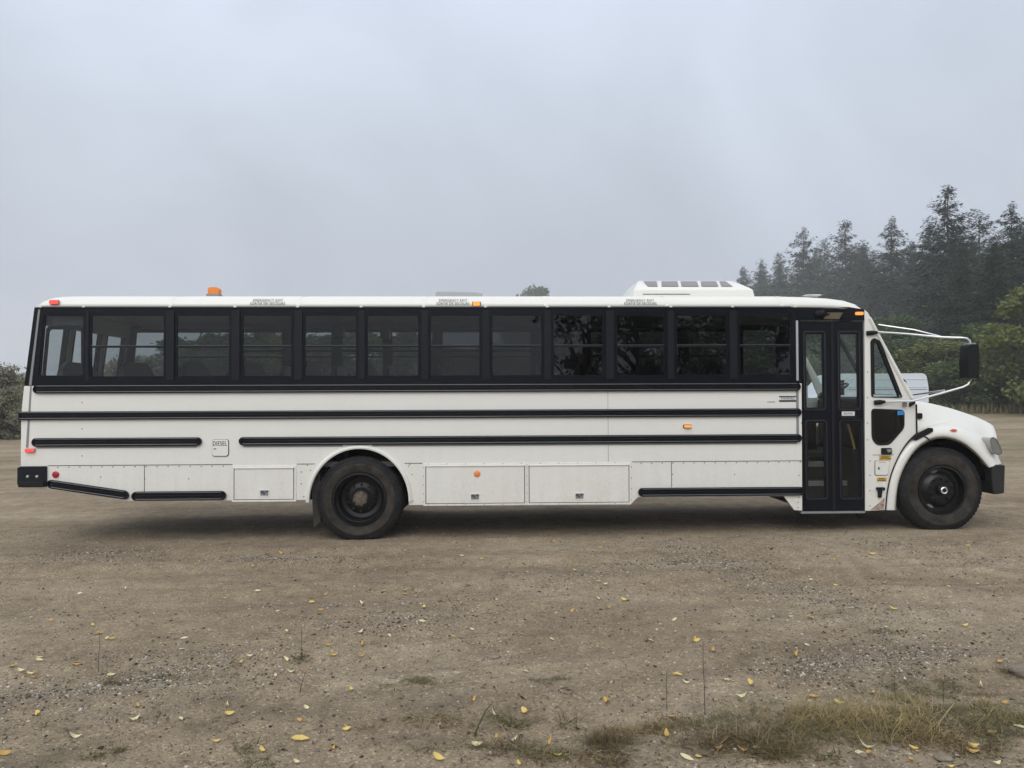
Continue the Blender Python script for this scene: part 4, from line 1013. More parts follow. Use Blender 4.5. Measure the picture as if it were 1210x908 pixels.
# --- wheels
def wheel(name, cx, cz, yc, R, Rr, kind):
    """yc: outer face of the tyre; parts under a wheel mesh: tyre > rim > ..."""
    y = yc
    prof_ = [(Rr, y + 0.035), (Rr + 0.02, y + 0.012), (Rr + 0.055, y + 0.0), (R - 0.11, y - 0.004), (R - 0.07, y + 0.004), (R - 0.035, y + 0.022), (R - 0.012, y + 0.034), (R - 0.002, y + 0.05),
             (R, y + 0.07), (R - 0.010, y + 0.074), (R - 0.010, y + 0.084), (R, y + 0.088), (R, y + 0.122), (R - 0.010, y + 0.126), (R - 0.010, y + 0.136), (R, y + 0.14), (R, y + 0.17), (R - 0.010, y + 0.174), (R - 0.010, y + 0.184), (R, y + 0.188), (R - 0.002, y + 0.21), (R - 0.03, y + 0.235), (R - 0.1, y + 0.26), (Rr, y + 0.22)]
    t = MB().lathe(prof_, cx, cz, 96).build(name, TYRE, bus, smooth=True, angle=40)
    # dusty sidewall ring, a moulded band
    MB().lathe([(Rr + 0.022, y + 0.008), (Rr + 0.05, y - 0.004), (Rr + 0.10, y - 0.009), (R - 0.095, y - 0.009), (R - 0.085, y - 0.002)], cx, cz, 96).build('sidewall_band', TYREDUST, t, smooth=True)
    sh = MB()                                   # shoulder lugs
    n = 60
    for k in range(n):
        a = 2 * math.pi * k / n; c, s_ = math.cos(a), math.sin(a); ta = (-s_, c); w = 0.016
        vs = []
        for rr2, yy in ((R - 0.03, y + 0.018), (R - 0.001, y + 0.042), (R + 0.004, y + 0.055), (R + 0.004, y + 0.066)):
            for sg_ in (-w, w): vs.append((cx + rr2 * c + ta[0] * sg_, yy - 0.003, cz + rr2 * s_ + ta[1] * sg_))
        sh.add(vs, [(0, 1, 3, 2), (2, 3, 5, 4), (4, 5, 7, 6)])
    sh.build('tread_lugs', TYRE, t)
    if kind == 'front':
        rp = [(Rr + 0.006, y + 0.03), (Rr + 0.006, y + 0.012), (Rr - 0.012, y + 0.010), (Rr - 0.02, y + 0.035), (Rr - 0.03, y + 0.085), (0.225, y + 0.085), (0.19, y + 0.06), (0.165, y + 0.040), (0.09, y + 0.036), (0.085, y + 0.036), (0.0, y + 0.036)]
        rm_ = MB().lathe(rp, cx, cz, 64).build('rim', RIM, t, smooth=True, angle=30)
        for k in range(10):
            a = 2 * math.pi * (k + 0.5) / 10; nx, nz = cx + 0.137 * math.cos(a), cz + 0.137 * math.sin(a)
            MB().lathe([(0, y + 0.004), (0.014, y + 0.006), (0.016, y + 0.02), (0.022, y + 0.026), (0.022, y + 0.04)], nx, nz, 6).build('wheel_nut', RIM, t, smooth=True, angle=30)
        MB().lathe([(0, y - 0.030), (0.05, y - 0.028), (0.062, y - 0.018), (0.075, y + 0.036), (0.1, y + 0.038)], cx, cz, 32).build('hub', RIM, t, smooth=True, angle=40)
        MB().lathe([(0.026, y - 0.036), (0.036, y - 0.040), (0.044, y - 0.034), (0.044, y - 0.02)], cx, cz, 32).build('hub_cap', CHROME, t, smooth=True)
        for k in range(2):
            hh = MB()
            a = math.radians(-120 + 225 * k); nx, nz = cx + 0.235 * math.cos(a), cz + 0.235 * math.sin(a)
            n_ = 14; hh.add([(nx + (0.045 * math.cos(2 * math.pi * j / n_)) * -math.sin(a) + 0.018 * math.sin(2 * math.pi * j / n_) * math.cos(a), y + 0.076, nz + 0.045 * math.cos(2 * math.pi * j / n_) * math.cos(a) + 0.018 * math.sin(2 * math.pi * j / n_) * math.sin(a)) for j in range(n_)], [tuple(range(n_))])
            hh.build('hand_hole', mat('hole_light', (0.16, 0.15, 0.14), 0.9), t)
    else:
        rp = [(Rr + 0.006, y + 0.03), (Rr + 0.008, y + 0.012), (Rr - 0.012, y + 0.010), (Rr - 0.02, y + 0.035), (Rr - 0.045, y + 0.06), (Rr - 0.05, y + 0.15), (Rr - 0.07, y + 0.19), (0.20, y + 0.20), (0.13, y + 0.17), (0.125, y + 0.17), (0.12, y + 0.16), (0.0, y + 0.16)]
        rm_ = MB().lathe(rp, cx, cz, 64).build('rim', RIM, t, smooth=True, angle=30)
        MB().lathe([(0, y + 0.07), (0.07, y + 0.072), (0.085, y + 0.085), (0.09, y + 0.16)], cx, cz, 40).build('hub', HUBB, t, smooth=True, angle=40)
        for k in range(8):
            a = 2 * math.pi * (k + 0.3) / 8; nx, nz = cx + 0.080 * math.cos(a), cz + 0.080 * math.sin(a)
            MB().lathe([(0, y + 0.060), (0.012, y + 0.062), (0.014, y + 0.085)], nx, nz, 6).build('hub_bolt', HUBB, t)
        for k in range(10):
            a = 2 * math.pi * (k + 0.5) / 10; nx, nz = cx + 0.165 * math.cos(a), cz + 0.165 * math.sin(a)
            MB().lathe([(0, y + 0.155), (0.016, y + 0.158), (0.020, y + 0.20)], nx, nz, 6).build('wheel_nut', RIM, t)
    return t
RW = 0.5 * (PZ(540, 424) - PZ(641.5, 424))
RWf = 0.5 * (PZ(529, 1114) - PZ(629.5, 1114))
wheel('rear_wheel', wcx, wcz, -0.01, RW, 0.315, 'rear'); wheel('rear_wheel', wcx, wcz, 0.31, RW, 0.315, 'rear')
wheel('front_wheel', fcx, fcz, 0.0, RWf, 0.295, 'front')
def far_wheel(name, cx, cz, y, R):
    MB().lathe([(0.3, y - 0.26), (R - 0.03, y - 0.25), (R, y - 0.2), (R, y - 0.06), (R - 0.03, y - 0.02), (0.3, y), (0.28, y - 0.06), (0, y - 0.08)], cx, cz, 64).build(name, TYRE, bus, smooth=True)
far_wheel('rear_wheel', wcx, wcz, W + 0.0, RW); far_wheel('front_wheel', fcx, fcz, W, RWf)
# mud flaps
MB().plate([P(369, 625), P(377.5, 618), P(376.5, 560), P(370, 556), P(366.5, 566)], 0.06, 0.62, (), lambda x, y, z: (x, y, z)).build('mud_flap', mat('mud_flap', (0.022, 0.02, 0.018), 0.9, var=(0.045, 0.04, 0.034), vscale=8), bus)
MB().plate([P(1021, 603), P(1035, 603), P(1034, 616), P(1031, 618.5), P(1027, 614)], 0.3, 0.34).build('mud_flap', MATS['mud_flap'], bus)
# --- roof furniture
yb = 0.9
def roof_ac():
    y0, y1 = 0.75, 1.95
    def pt(px_, py_, y): x, z = P(px_, py_, y); return (x, y, z)
    zr_ = ZT + 0.17
    zs = PZ(340.5, 820, y0); ztp = PZ(331.5, 820, y0 + 0.25)
    def row(px0, px1, y, z, inx=0): return PX(px0, 340, y0) + inx, PX(px1, 340, y0) - inx
    secs = [(y0, zr_, 747, 893), (y0 + 0.0, zs - 0.02, 749, 890), (y0 + 0.04, zs + 0.01, 752, 886.5), (y0 + 0.30, ztp, 759.5, 875), (y1 - 0.30, ztp, 759.5, 875), (y1 - 0.04, zs + 0.01, 752, 886.5), (y1, zs - 0.02, 749, 890), (y1, zr_, 747, 893)]
    rows = [[(PX(a + (b - a) * t, 340, y0), y, z) for t in (0, 0.04, 0.5, 0.96, 1)] for y, z, a, b in secs]
    m = MB().grid(rows); n = len(rows[0])
    m.f.append(tuple(i * n for i in range(len(rows)))); m.f.append(tuple(i * n + n - 1 for i in reversed(range(len(rows)))))
    o = m.build('roof_air_conditioner', WHITE, bus, bevel=0.012, smooth=True, angle=30)
    # louvres on the sloped shoulder
    ya, yb_ = y0 + 0.04, y0 + 0.30; za_, zb2 = zs + 0.01, ztp
    g = MB()
    def sl(px_, t): return (PX(px_, 340, y0), ya + (yb_ - ya) * t - 0.004, za_ + (zb2 - za_) * t + 0.008)
    for (a0, a1, b0, b1) in ((767, 778.5, 765, 781), (783, 803.5, 787, 806), (807, 827.5, 810, 829.5), (830.5, 851, 834.5, 853), (854.5, 868, 857, 864.5)):
        g.add([sl(a0, 0.12), sl(a1, 0.12), sl(b1, 0.86), sl(b0, 0.86)], [(0, 1, 2, 3)])
    g.build('vent_grille', mat('vent_grey', (0.25, 0.24, 0.245), 0.7), o)
    MB().box(PX(759.5, 340, y0), PX(815, 340, y0), y0 - 0.004, y0 + 0.001, PZ(348.3, 780, y0), PZ(347.5, 780, y0)).build('access_seam', SEAM, o)
roof_ac()
hx0, hx1 = PX(515, 347, 1.0), PX(570, 347, 1.0)
zt_ = PZ(346.2, 540, 1.0)
MB().plate([(hx0, ZT + 0.12), (hx1, ZT + 0.12), (hx1, zt_ - 0.01), (hx1 - 0.12, zt_ + 0.003), (hx0 + 0.02, zt_ + 0.012), (hx0, zt_)], 0.95, 1.5).build('roof_hatch', mat('hatch_grey', (0.35, 0.36, 0.37), 0.5), bus, bevel=0.008)
bx_, bz_ = P(253.5, 344, 0.9)
bc = MB().plate(roundpoly([P(247.3, 350, 0.9), P(260, 350, 0.9), P(260, 342, 0.9), P(258, 340.3, 0.9), P(249, 340.3, 0.9), P(247.3, 342, 0.9)], 0.01), 0.84, 0.96).build('roof_beacon', AMBER, bus, bevel=0.01)
MB().box(bx_ - 0.08, bx_ + 0.08, 0.82, 0.98, ZT + 0.17, PZ(348.4, 253, 0.9)).build('beacon_base', GREYTRIM, bc)
hy = 0.04
MB().plate(roundpoly([P(958, 349.5, 0.4), P(970, 349.5, 0.4), P(967, 348.6, 0.4), P(950, 348.8, 0.4)], 0.01), 0.35, 0.5).build('roof_cap', WHITE, bus, bevel=0.004)
# lettering on the cove
for px_ in (316, 535.5, 757.5):
    w = 0.42 if px_ < 500 else 0.40
    text('exit_lettering', 'EMERGENCY EXIT\nSORTIE DE SECOURS', 0.050, GREYINK, bus, PX(px_), 0.006, ZT + 0.062, tilt=-0.38, width=w)

# ------------------------------------------------------------------ vegetation
def leafmat(name, c1, c2, rough=0.6, trans=0.25):
    m = bpy.data.materials.new(name); m.use_nodes = True; nt = m.node_tree; b = nt.nodes['Principled BSDF']
    oi = nt.nodes.new('ShaderNodeObjectInfo'); geo = nt.nodes.new('ShaderNodeNewGeometry')
    n = nt.nodes.new('ShaderNodeTexNoise'); n.inputs['Scale'].default_value = 1.1; n.inputs['Detail'].default_value = 3; nt.links.new(geo.outputs['Position'], n.inputs['Vector'])
    ad = nt.nodes.new('ShaderNodeMath'); ad.operation = 'MULTIPLY_ADD'; nt.links.new(geo.outputs['Random Per Island'], ad.inputs[0]); ad.inputs[1].default_value = 0.5
    s2 = nt.nodes.new('ShaderNodeMath'); s2.operation = 'MULTIPLY'; nt.links.new(n.outputs['Fac'], s2.inputs[0]); s2.inputs[1].default_value = 0.6; nt.links.new(s2.outputs[0], ad.inputs[2])
    r = nt.nodes.new('ShaderNodeValToRGB'); r.color_ramp.elements[0].position = 0.2; r.color_ramp.elements[1].position = 0.85
    r.color_ramp.elements[0].color = (*c1, 1); r.color_ramp.elements[1].color = (*c2, 1)
    nt.links.new(ad.outputs[0], r.inputs[0]); nt.links.new(r.outputs[0], b.inputs['Base Color'])
    b.inputs['Roughness'].default_value = rough; b.inputs['Specular IOR Level'].default_value = 0.2
    tr = nt.nodes.new('ShaderNodeBsdfTranslucent'); nt.links.new(r.outputs[0], tr.inputs[0]); mx = nt.nodes.new('ShaderNodeMixShader'); mx.inputs[0].default_value = trans
    nt.links.new(b.outputs[0], mx.inputs[1]); nt.links.new(tr.outputs[0], mx.inputs[2]); nt.links.new(mx.outputs[0], nt.nodes['Material Output'].inputs[0])
    MATS[name] = m; return m
SPRUCE = leafmat('spruce_needles', (0.016, 0.030, 0.020), (0.045, 0.068, 0.040), trans=0.15)
DEC = leafmat('green_leaves', (0.035, 0.062, 0.026), (0.10, 0.14, 0.052))
DECY = leafmat('yellow_green_leaves', (0.07, 0.095, 0.026), (0.20, 0.225, 0.07))
DECG = leafmat('grey_green_leaves', (0.12, 0.115, 0.075), (0.34, 0.32, 0.22))
DECD = leafmat('dark_leaves', (0.012, 0.018, 0.009), (0.03, 0.042, 0.018))
BARK = mat('bark', (0.05, 0.042, 0.034), 0.9, var=(0.09, 0.08, 0.07), vscale=9, bump=0.6, bscale=20)
def arr_mesh(name, V, F, material):
    V = np.asarray(V, dtype=np.float32).reshape(-1, 3); F = np.asarray(F, dtype=np.int32); k = F.shape[1]
    me = bpy.data.meshes.new(name); me.vertices.add(len(V)); me.vertices.foreach_set('co', V.ravel())
    me.loops.add(F.size); me.loops.foreach_set('vertex_index', F.ravel()); me.polygons.add(len(F)); me.polygons.foreach_set('loop_start', np.arange(0, F.size, k, dtype=np.int32))
    me.update(); me.materials.append(material); return me
def quads(C, A, B):
    """quads centred at C with half-axes A, B"""
    V = np.stack([C - A - B * 0.4, C + A * 0.1 - B, C + A, C + A * 0.1 + B], 1).reshape(-1, 3)
    F = np.arange(len(C) * 4).reshape(-1, 4); return V, F
def spruce_meshes(seed, H=18.0, dens=1.0, open_=0.0):
    r = np.random.default_rng(seed); Cs = []; As = []; Bs = []
    z = 0.8; trunk = MB().tube([(0, 0, 0), (0.02, 0, H * 0.5), (0, 0.02, H * 0.97)], [0.24, 0.13, 0.015], 8)
    Rm = H * r.uniform(0.30, 0.36)
    while z < H * 0.985:
        f = z / H; L_ = Rm * (1 - f) ** 0.80 * (0.75 + 0.25 * min(1, f * 6)) + 0.07
        nb = int(6 + 5 * (1 - f)); a0 = r.uniform(0, 6.28)
        for k in range(nb):
            if r.random() < open_ * (0.4 + 0.6 * f) * 0.5: continue
            az = a0 + 6.283 * k / nb + r.normal(0, 0.35); Lb = L_ * (r.uniform(0.45, 1.2) if r.random() > 0.12 else 1.35); zj = r.normal(0, 0.16)
            lift = 0.35 * f * f * 1.4 - 0.18 + r.normal(0, 0.06)
            n = max(5, int(Lb * (15 + 14 * f) * dens)); t = np.sort(r.uniform(0.10, 1, n))
            d = np.array([math.cos(az), math.sin(az)])
            rad = Lb * t; zz = z + zj + lift * rad - 0.20 * (1 - f) * rad * t + 0.10 * rad * t ** 3
            side = r.normal(0, 1, n) * 0.20 * Lb * (1 - t * 0.6) * 0.9
            C = np.stack([d[0] * rad - d[1] * side, d[1] * rad + d[0] * side, zz + r.normal(-0.08, 0.13, n) - 0.15 * np.abs(side)], 1)
            ang = az + np.sign(side) * 0.7 * r.uniform(0.3, 1.2, n); s_ = r.uniform(0.16, 0.40, n) * (0.42 + 0.68 * (1 - f))
            dr = r.uniform(-0.7, 0.15, n)
            A = np.stack([np.cos(ang) * s_, np.sin(ang) * s_, dr * s_], 1); B = np.stack([-np.sin(ang), np.cos(ang), r.normal(0, 0.5, n)], 1) * (s_ * 0.26)[:, None]
            Cs.append(C); As.append(A); Bs.append(B)
        z += (0.26 + 0.20 * (1 - f)) * r.uniform(0.8, 1.2) * (1 + open_ * 0.9)
    C = np.concatenate(Cs); V, F = quads(C, np.concatenate(As), np.concatenate(Bs))
    return trunk, arr_mesh('crown', V, F, SPRUCE)
def decid_meshes(seed, H=8.0, R=3.2, nclump=34, leaf=0.14, material=None, per=150, low=0.18, trunk_r=0.16, gap=0.0):
    r = np.random.default_rng(seed); t = MB()
    top = Vector((r.normal(0, 0.2), r.normal(0, 0.2), H * 0.62))
    t.tube([(0, 0, 0), (top.x * 0.4, top.y * 0.4, H * 0.3), tuple(top)], [trunk_r, trunk_r * 0.75, trunk_r * 0.4], 9)
    Cs = []; As = []; Bs = []
    for k in range(nclump):
        th = r.uniform(0, 6.283); u_ = r.uniform(0, 1) ** 0.5; zz = low + (1 - low) * r.uniform(0, 1) ** 0.8
        wid = math.sin(math.pi * min(1, max(0.08, (zz - low) / (1 - low) * 0.80 + 0.18))) ** 0.6
        c = np.array([math.cos(th) * R * u_ * wid, math.sin(th) * R * u_ * wid, zz * H * 0.93])
        cr_ = r.uniform(0.16, 0.32) * R
        base = Vector((top.x * 0.5, top.y * 0.5, max(H * 0.18, c[2] * 0.55))); e = Vector(c); mid = base.lerp(e, 0.55) + Vector((r.normal(0, 0.15), r.normal(0, 0.15), 0.15 * R * 0.3))
        t.tube([tuple(base), tuple(mid), tuple(e)], [trunk_r * 0.38, trunk_r * 0.2, trunk_r * 0.06], 5)
        n = int(per * r.uniform(0.6, 1.3)); v_ = r.normal(0, 1, (n, 3)); v_ /= np.linalg.norm(v_, axis=1)[:, None]
        rad = cr_ * r.uniform(0.25, 1.1, n) ** 0.6 * (1 + 0.35 * r.normal(0, 1, n) * (r.random(n) < 0.25))
        C = c + v_ * rad[:, None] * np.array([1, 1, 0.72])
        a = r.normal(0, 1, (n, 3)); a /= np.linalg.norm(a, axis=1)[:, None]; b = np.cross(a, r.normal(0, 1, (n, 3))); b /= np.linalg.norm(b, axis=1)[:, None]
        s_ = leaf * r.uniform(0.6, 1.3, n)
        Cs.append(C); As.append(a * s_[:, None]); Bs.append(b * (s_ * 0.55)[:, None])
    V, F = quads(np.concatenate(Cs), np.concatenate(As), np.concatenate(Bs)); V[:, 2] = np.maximum(V[:, 2], 0.03)
    return t, arr_mesh('crown', V, F, material)
def make_tree(name, tr_, crown, label, cat_, group):
    root = empty(name); tag(root, label, cat_, group)
    tr_.build('trunk', BARK, root, smooth=True)
    o = bpy.data.objects.new('crown', crown); put(o, root)
    return root
def copy_tree(root):
    c = root.copy(); COL.objects.link(c)
    for ch in list(root.children):
        d = ch.copy(); COL.objects.link(d); d.parent = c
    return c
def place(root, px_, D, s, sz=None, rot=0.0, dz=-0.1):
    """stand a tree D metres in front of the camera, in the direction of photo column px_"""
    d = ray(px_, 470); d = Vector((d.x, d.y, 0)); p = CAM + d * (D / d.y)
    root.location = (p.x, p.y, gz(p.x, p.y) + dz); root.scale = (s, s, sz or s); root.rotation_euler = (0, 0, rot)
protos = []
for sd, op in ((1, 0.0), (2, 0.3), (3, 0.1), (4, 0.6), (5, 0.4)):
    protos.append([spruce_meshes(sd, 18.0, 1.5, op), False, None])
def top_h(px_, pytop, D):
    d = ray(px_, pytop); t = D / d.y; return CAM.z + d.z * t
SP = [  # px, top row, distance, prototype, label
 (880, 318, 128, 0, 'hazy spruce at the far end of the row, just clear of the roof air conditioner'),
 (901, 309, 122, 2, 'small hazy spruce second from the faded end of the row'),
 (922, 300, 116, 1, 'thin hazy spruce standing before a notch in the treetops'),
 (951, 270, 104, 3, 'airy grey spruce with open branches above the bus door'),
 (976, 284, 108, 1, 'narrow spruce between the airy grey one and the broad feathery one'),
 (1001, 262, 98, 4, 'broad feathery spruce with upswept branches above the bus windshield post'),
 (1024, 290, 96, 0, 'short spruce in the dip beside the broad feathery spruce'),
 (1056, 260, 82, 2, 'dense pointed spruce above the upper mirror arm'),
 (1080, 288, 84, 0, 'small spruce tucked between the pointed spruce and the tallest one'),
 (1100, 262, 76, 2, 'spruce shoulder against the tallest tree on its faded side'),
 (1123, 221, 66, 4, 'tallest spruce of the row with ragged layered branches'),
 (1160, 250, 68, 3, 'spindly spruce beside the tallest one'),
 (1198, 243, 62, 2, 'dark conical spruce cut by the picture edge'),
 (1236, 236, 60, 0, 'spruce mostly outside the picture edge'),
 (1140, 285, 60, 1, 'lower spruce filling in beneath the tallest treetop'),
 (1178, 290, 58, 0, 'lower dark spruce under the conical one')]
for i, (px_, pt_, D, pi, lab) in enumerate(SP):
    pr = protos[pi]
    if not pr[1]:
        pr[2] = make_tree('spruce_tree', pr[0][0], pr[0][1], lab, 'spruce', 'spruces of the misty treeline'); pr[1] = True; o = pr[2]
    else: o = copy_tree(pr[2]); o['label'] = lab
    D = 60 + (D - 60) * 2.6
    place(o, px_, D, 1, rot=i * 1.3)
    hh = (top_h(px_, pt_, D) - o.location.z) / 18.0 / 0.985
    o.scale = (hh * 1.05, hh * 1.05, hh)
# back row filling the wood
for i in range(16):
    px_ = 905 + i * 23 + rng.uniform(-8, 8); D = 260 - i * 11.0
    o = copy_tree(protos[(i * 2) % 5][2]); o['label'] = 'spruce of the hazy back row, mostly hidden behind the front treeline'; o['group'] = 'hidden back row of spruces'
    tp = lerp([(880, 330), (920, 318), (950, 300), (1000, 292), (1040, 300), (1080, 305), (1120, 268), (1160, 285), (1220, 262), (1300, 255)], px_)
    place(o, px_, D, 1, rot=i * 2.1); hh = (top_h(px_, tp, D) - o.location.z) / 17.7; o.scale = (hh * 1.25, hh * 1.25, hh)
# broadleaf trees in front of the spruces
dproto = [decid_meshes(21, 8, 3.2, 60, 0.15, DEC, 190, low=0.06), decid_meshes(22, 8, 3.4, 64, 0.15, DECY, 180, low=0.06), decid_meshes(23, 8, 3.0, 56, 0.16, DEC, 190, low=0.04), decid_meshes(24, 6, 3.2, 60, 0.13, DECG, 200, low=0.02)]
dro = [None] * 4
def dec(pi, px_, pyt, D, w, lab, grp, cat_='tree', rot=0.0, name='broadleaf_tree'):
    H0 = (8, 8, 8, 6)[pi]
    if dro[pi] is None:
        dro[pi] = make_tree(name, dproto[pi][0], dproto[pi][1], lab, cat_, grp); o = dro[pi]
    else: o = copy_tree(dro[pi]); o['label'] = lab; o['group'] = grp; o['category'] = cat_; o.name = name
    place(o, px_, D, 1, rot=rot); hh = (top_h(px_, pyt, D) - o.location.z) / H0
    o.scale = (w, w, hh); return o
GR = 'broadleaf trees at the foot of the spruces'
dec(0, 1055, 372, 62, 1.1, 'dark green bushy tree behind the windshield pillar', GR, rot=1)
dec(1, 1108, 402, 50, 1.0, 'pale green rounded tree between the mirror arms and the white van', GR, rot=2)
dec(2, 1158, 380, 54, 1.1, 'grey green tree rising behind the side mirror', GR, rot=3)
dec(0, 1180, 395, 48, 1.0, 'mid green bushy tree between the mirror and the picture edge', GR, rot=4)
dec(1, 1238, 335, 42, 1.1, 'bright yellow green tree cut off by the picture edge', GR, rot=5)
dec(2, 1080, 395, 56, 1.0, 'deep green tree above the roof of the white van', GR, rot=0.4)
dec(0, 1135, 425, 46, 0.8, 'low bush in front of the treeline under the side mirror', GR, rot=0.9, cat_='bush', name='bush')
dec(2, 1205, 430, 45, 0.8, 'low dark bush at the foot of the bright yellow green tree', GR, rot=2.9, cat_='bush', name='bush')
dec(0, 1020, 385, 66, 1.3, 'broadleaf tree seen through the glass of the entrance door', GR, rot=5.9)
dec(2, 985, 380, 72, 1.4, 'dim broadleaf tree behind the folding door', GR, rot=4.9)
BG = 'trees seen through the bus windows'
BT = [(165, 420, 60, 1.1, 3), (215, 396, 66, 1.2, 2), (255, 392, 64, 1.2, 0), (300, 388, 70, 1.35, 2), (345, 392, 68, 1.2, 1), (385, 394, 66, 1.2, 0), (425, 390, 70, 1.35, 1), (468, 388, 66, 1.3, 2), (505, 402, 74, 1.2, 0),
      (545, 408, 80, 1.4, 2), (585, 404, 84, 1.4, 0), (680, 398, 84, 1.5, 2), (730, 390, 82, 1.5, 0), (780, 384, 84, 1.6, 1), (830, 380, 84, 1.6, 2), (880, 372, 80, 1.6, 0), (930, 376, 76, 1.5, 2)]
nm = ['rearmost', 'second', 'third', 'fourth', 'fifth', 'sixth', 'seventh', 'eighth', 'ninth', 'tenth', 'eleventh', 'twelfth', 'thirteenth', 'fourteenth', 'fifteenth', 'sixteenth', 'last']
for i, (px_, pyt, D, w, pi) in enumerate(BT):
    dec(pi, px_, pyt, D, w, 'tree behind the bus seen through tinted glass, %s counting from the tail' % nm[i], BG, rot=i * 1.7)
dec(0, 634, 337, 300, 4.2, 'pale hazy round treetop rising over the bus roof', 'far trees in the mist', rot=0.3)
dec(2, 614, 345, 300, 2.2, 'tiny hazy tuft of foliage beside the round treetop over the roof', 'far trees in the mist', rot=1.3)
dec(3, -4, 430, 35, 0.62, 'tall grey green shrub at the far edge of the yard behind the bus tail', 'shrubs at the yard edge', cat_='shrub', rot=0.5, name='shrub')
dec(3, 14, 456, 34, 0.35, 'small pale shrub at the foot of the tall grey green one', 'shrubs at the yard edge', cat_='shrub', rot=2.5, name='shrub')
dec(3, 22, 441, 260, 2.6, 'faint misty tree between the tall shrub and the bus tail', 'far trees in the mist', rot=1.9)
dec(3, -50, 425, 36, 0.8, 'wide grey green shrub outside the picture edge', 'shrubs at the yard edge', cat_='shrub', rot=3.1, name='shrub')
# trees behind the camera: seen mirrored in the window glass
def mirror_tree(seed, px_, Dv, H, R, ncl, per, lab, low=0.30):
    t, c = decid_meshes(seed, H, R, ncl, 0.10, DECD, per, low=low, trunk_r=0.22)
    root = make_tree('reflected_tree', t, c, lab, 'tree', 'trees behind the photographer mirrored in the glass')
    d = ray(px_, 470); k = (Dv) / d.y; x = CAM.x + d.x * k; y = -(Dv - 9.4)
    root.location = (x, y, gz(x, y) - 0.1)
mirror_tree(31, 765, 24, 7.5, 3.0, 42, 90, 'leafy tree mirrored in the middle windows', 0.2)
mirror_tree(32, 880, 26, 8.5, 3.6, 70, 150, 'dense leafy tree mirrored in the windows beside the door', 0.05)
mirror_tree(33, 690, 27, 5.8, 1.5, 16, 70, 'slender tree mirrored beside the middle windows', 0.3)

# grass strip under the treeline
def blades(name, pts, hmin, hmax, w, material, r, lean=0.5, label=None, kind='stuff', cat_='grass', segs=2, group=None):
    pts = np.asarray(pts); n = len(pts); az = r.uniform(0, 6.283, n); h = r.uniform(hmin, hmax, n); le = np.abs(r.normal(0, lean, n)) 
    d = np.stack([np.cos(az), np.sin(az)], 1); s_ = np.stack([-np.sin(az), np.cos(az)], 1) * w * 0.5
    V = np.zeros((n, 5, 3)); 
    base = pts
    def lvl(t): 
        k = le * t * t; x = base[:, 0] + d[:, 0] * h * k; y = base[:, 1] + d[:, 1] * h * k; z = base[:, 2] + h * t * np.maximum(0.12, (1 - 0.45 * np.minimum(le, 2) * t)); return np.stack([x, y, z], 1)
    b0 = lvl(0); b1 = lvl(0.55); b2 = lvl(1.0); S = np.concatenate([s_, np.zeros((n, 1))], 1)
    V[:, 0] = b0 - S; V[:, 1] = b0 + S; V[:, 2] = b1 + S * 0.8; V[:, 3] = b1 - S * 0.8; V[:, 4] = b2
    i = np.arange(n) * 5
    # tris
    F = np.concatenate([np.stack([i, i + 1, i + 2], 1), np.stack([i, i + 2, i + 3], 1), np.stack([i + 3, i + 2, i + 4], 1)])
    me = arr_mesh(name, V, F, material); o = bpy.data.objects.new(name, me); put(o, None)
    tag(o, label, cat_, group, kind); return o
def gpts(x, y, dz=0.0):
    x = np.asarray(x); y = np.asarray(y); return np.stack([x, y, gheight(x, y) + dz], 1)
STRAW = leafmat('straw', (0.16, 0.12, 0.055), (0.42, 0.34, 0.19), trans=0.2)
TAN = leafmat('tan_grass', (0.10, 0.095, 0.045), (0.26, 0.22, 0.12), trans=0.2)
GREENG = leafmat('green_grass', (0.045, 0.050, 0.020), (0.14, 0.145, 0.06), trans=0.2)
BROWNG = leafmat('brown_litter', (0.05, 0.035, 0.02), (0.15, 0.09, 0.045), trans=0.1)
OLIVE = leafmat('olive_straw', (0.13, 0.095, 0.035), (0.46, 0.36, 0.17), trans=0.2)
r_ = np.random.default_rng(5)
n = 42000; x = r_.uniform(-40, 75, n); y = 38 + r_.gamma(2.0, 3.0, n) - 9.4 + 4 + np.clip(30 - x, 0, 60) * 0.25
blades('meadow_grass', gpts(x, y, -0.05), 0.25, 0.8, 0.09, TAN, r_, 0.4, 'tan and green rough grass strip along the foot of the treeline')
n = 9000; x = r_.uniform(-36, -14, n); y = 25 + r_.gamma(2.0, 1.6, n) 
blades('verge_grass', gpts(x, y, -0.05), 0.15, 0.5, 0.05, TAN, r_, 0.4, 'dry rough grass below the shrubs at the yard edge behind the bus tail')

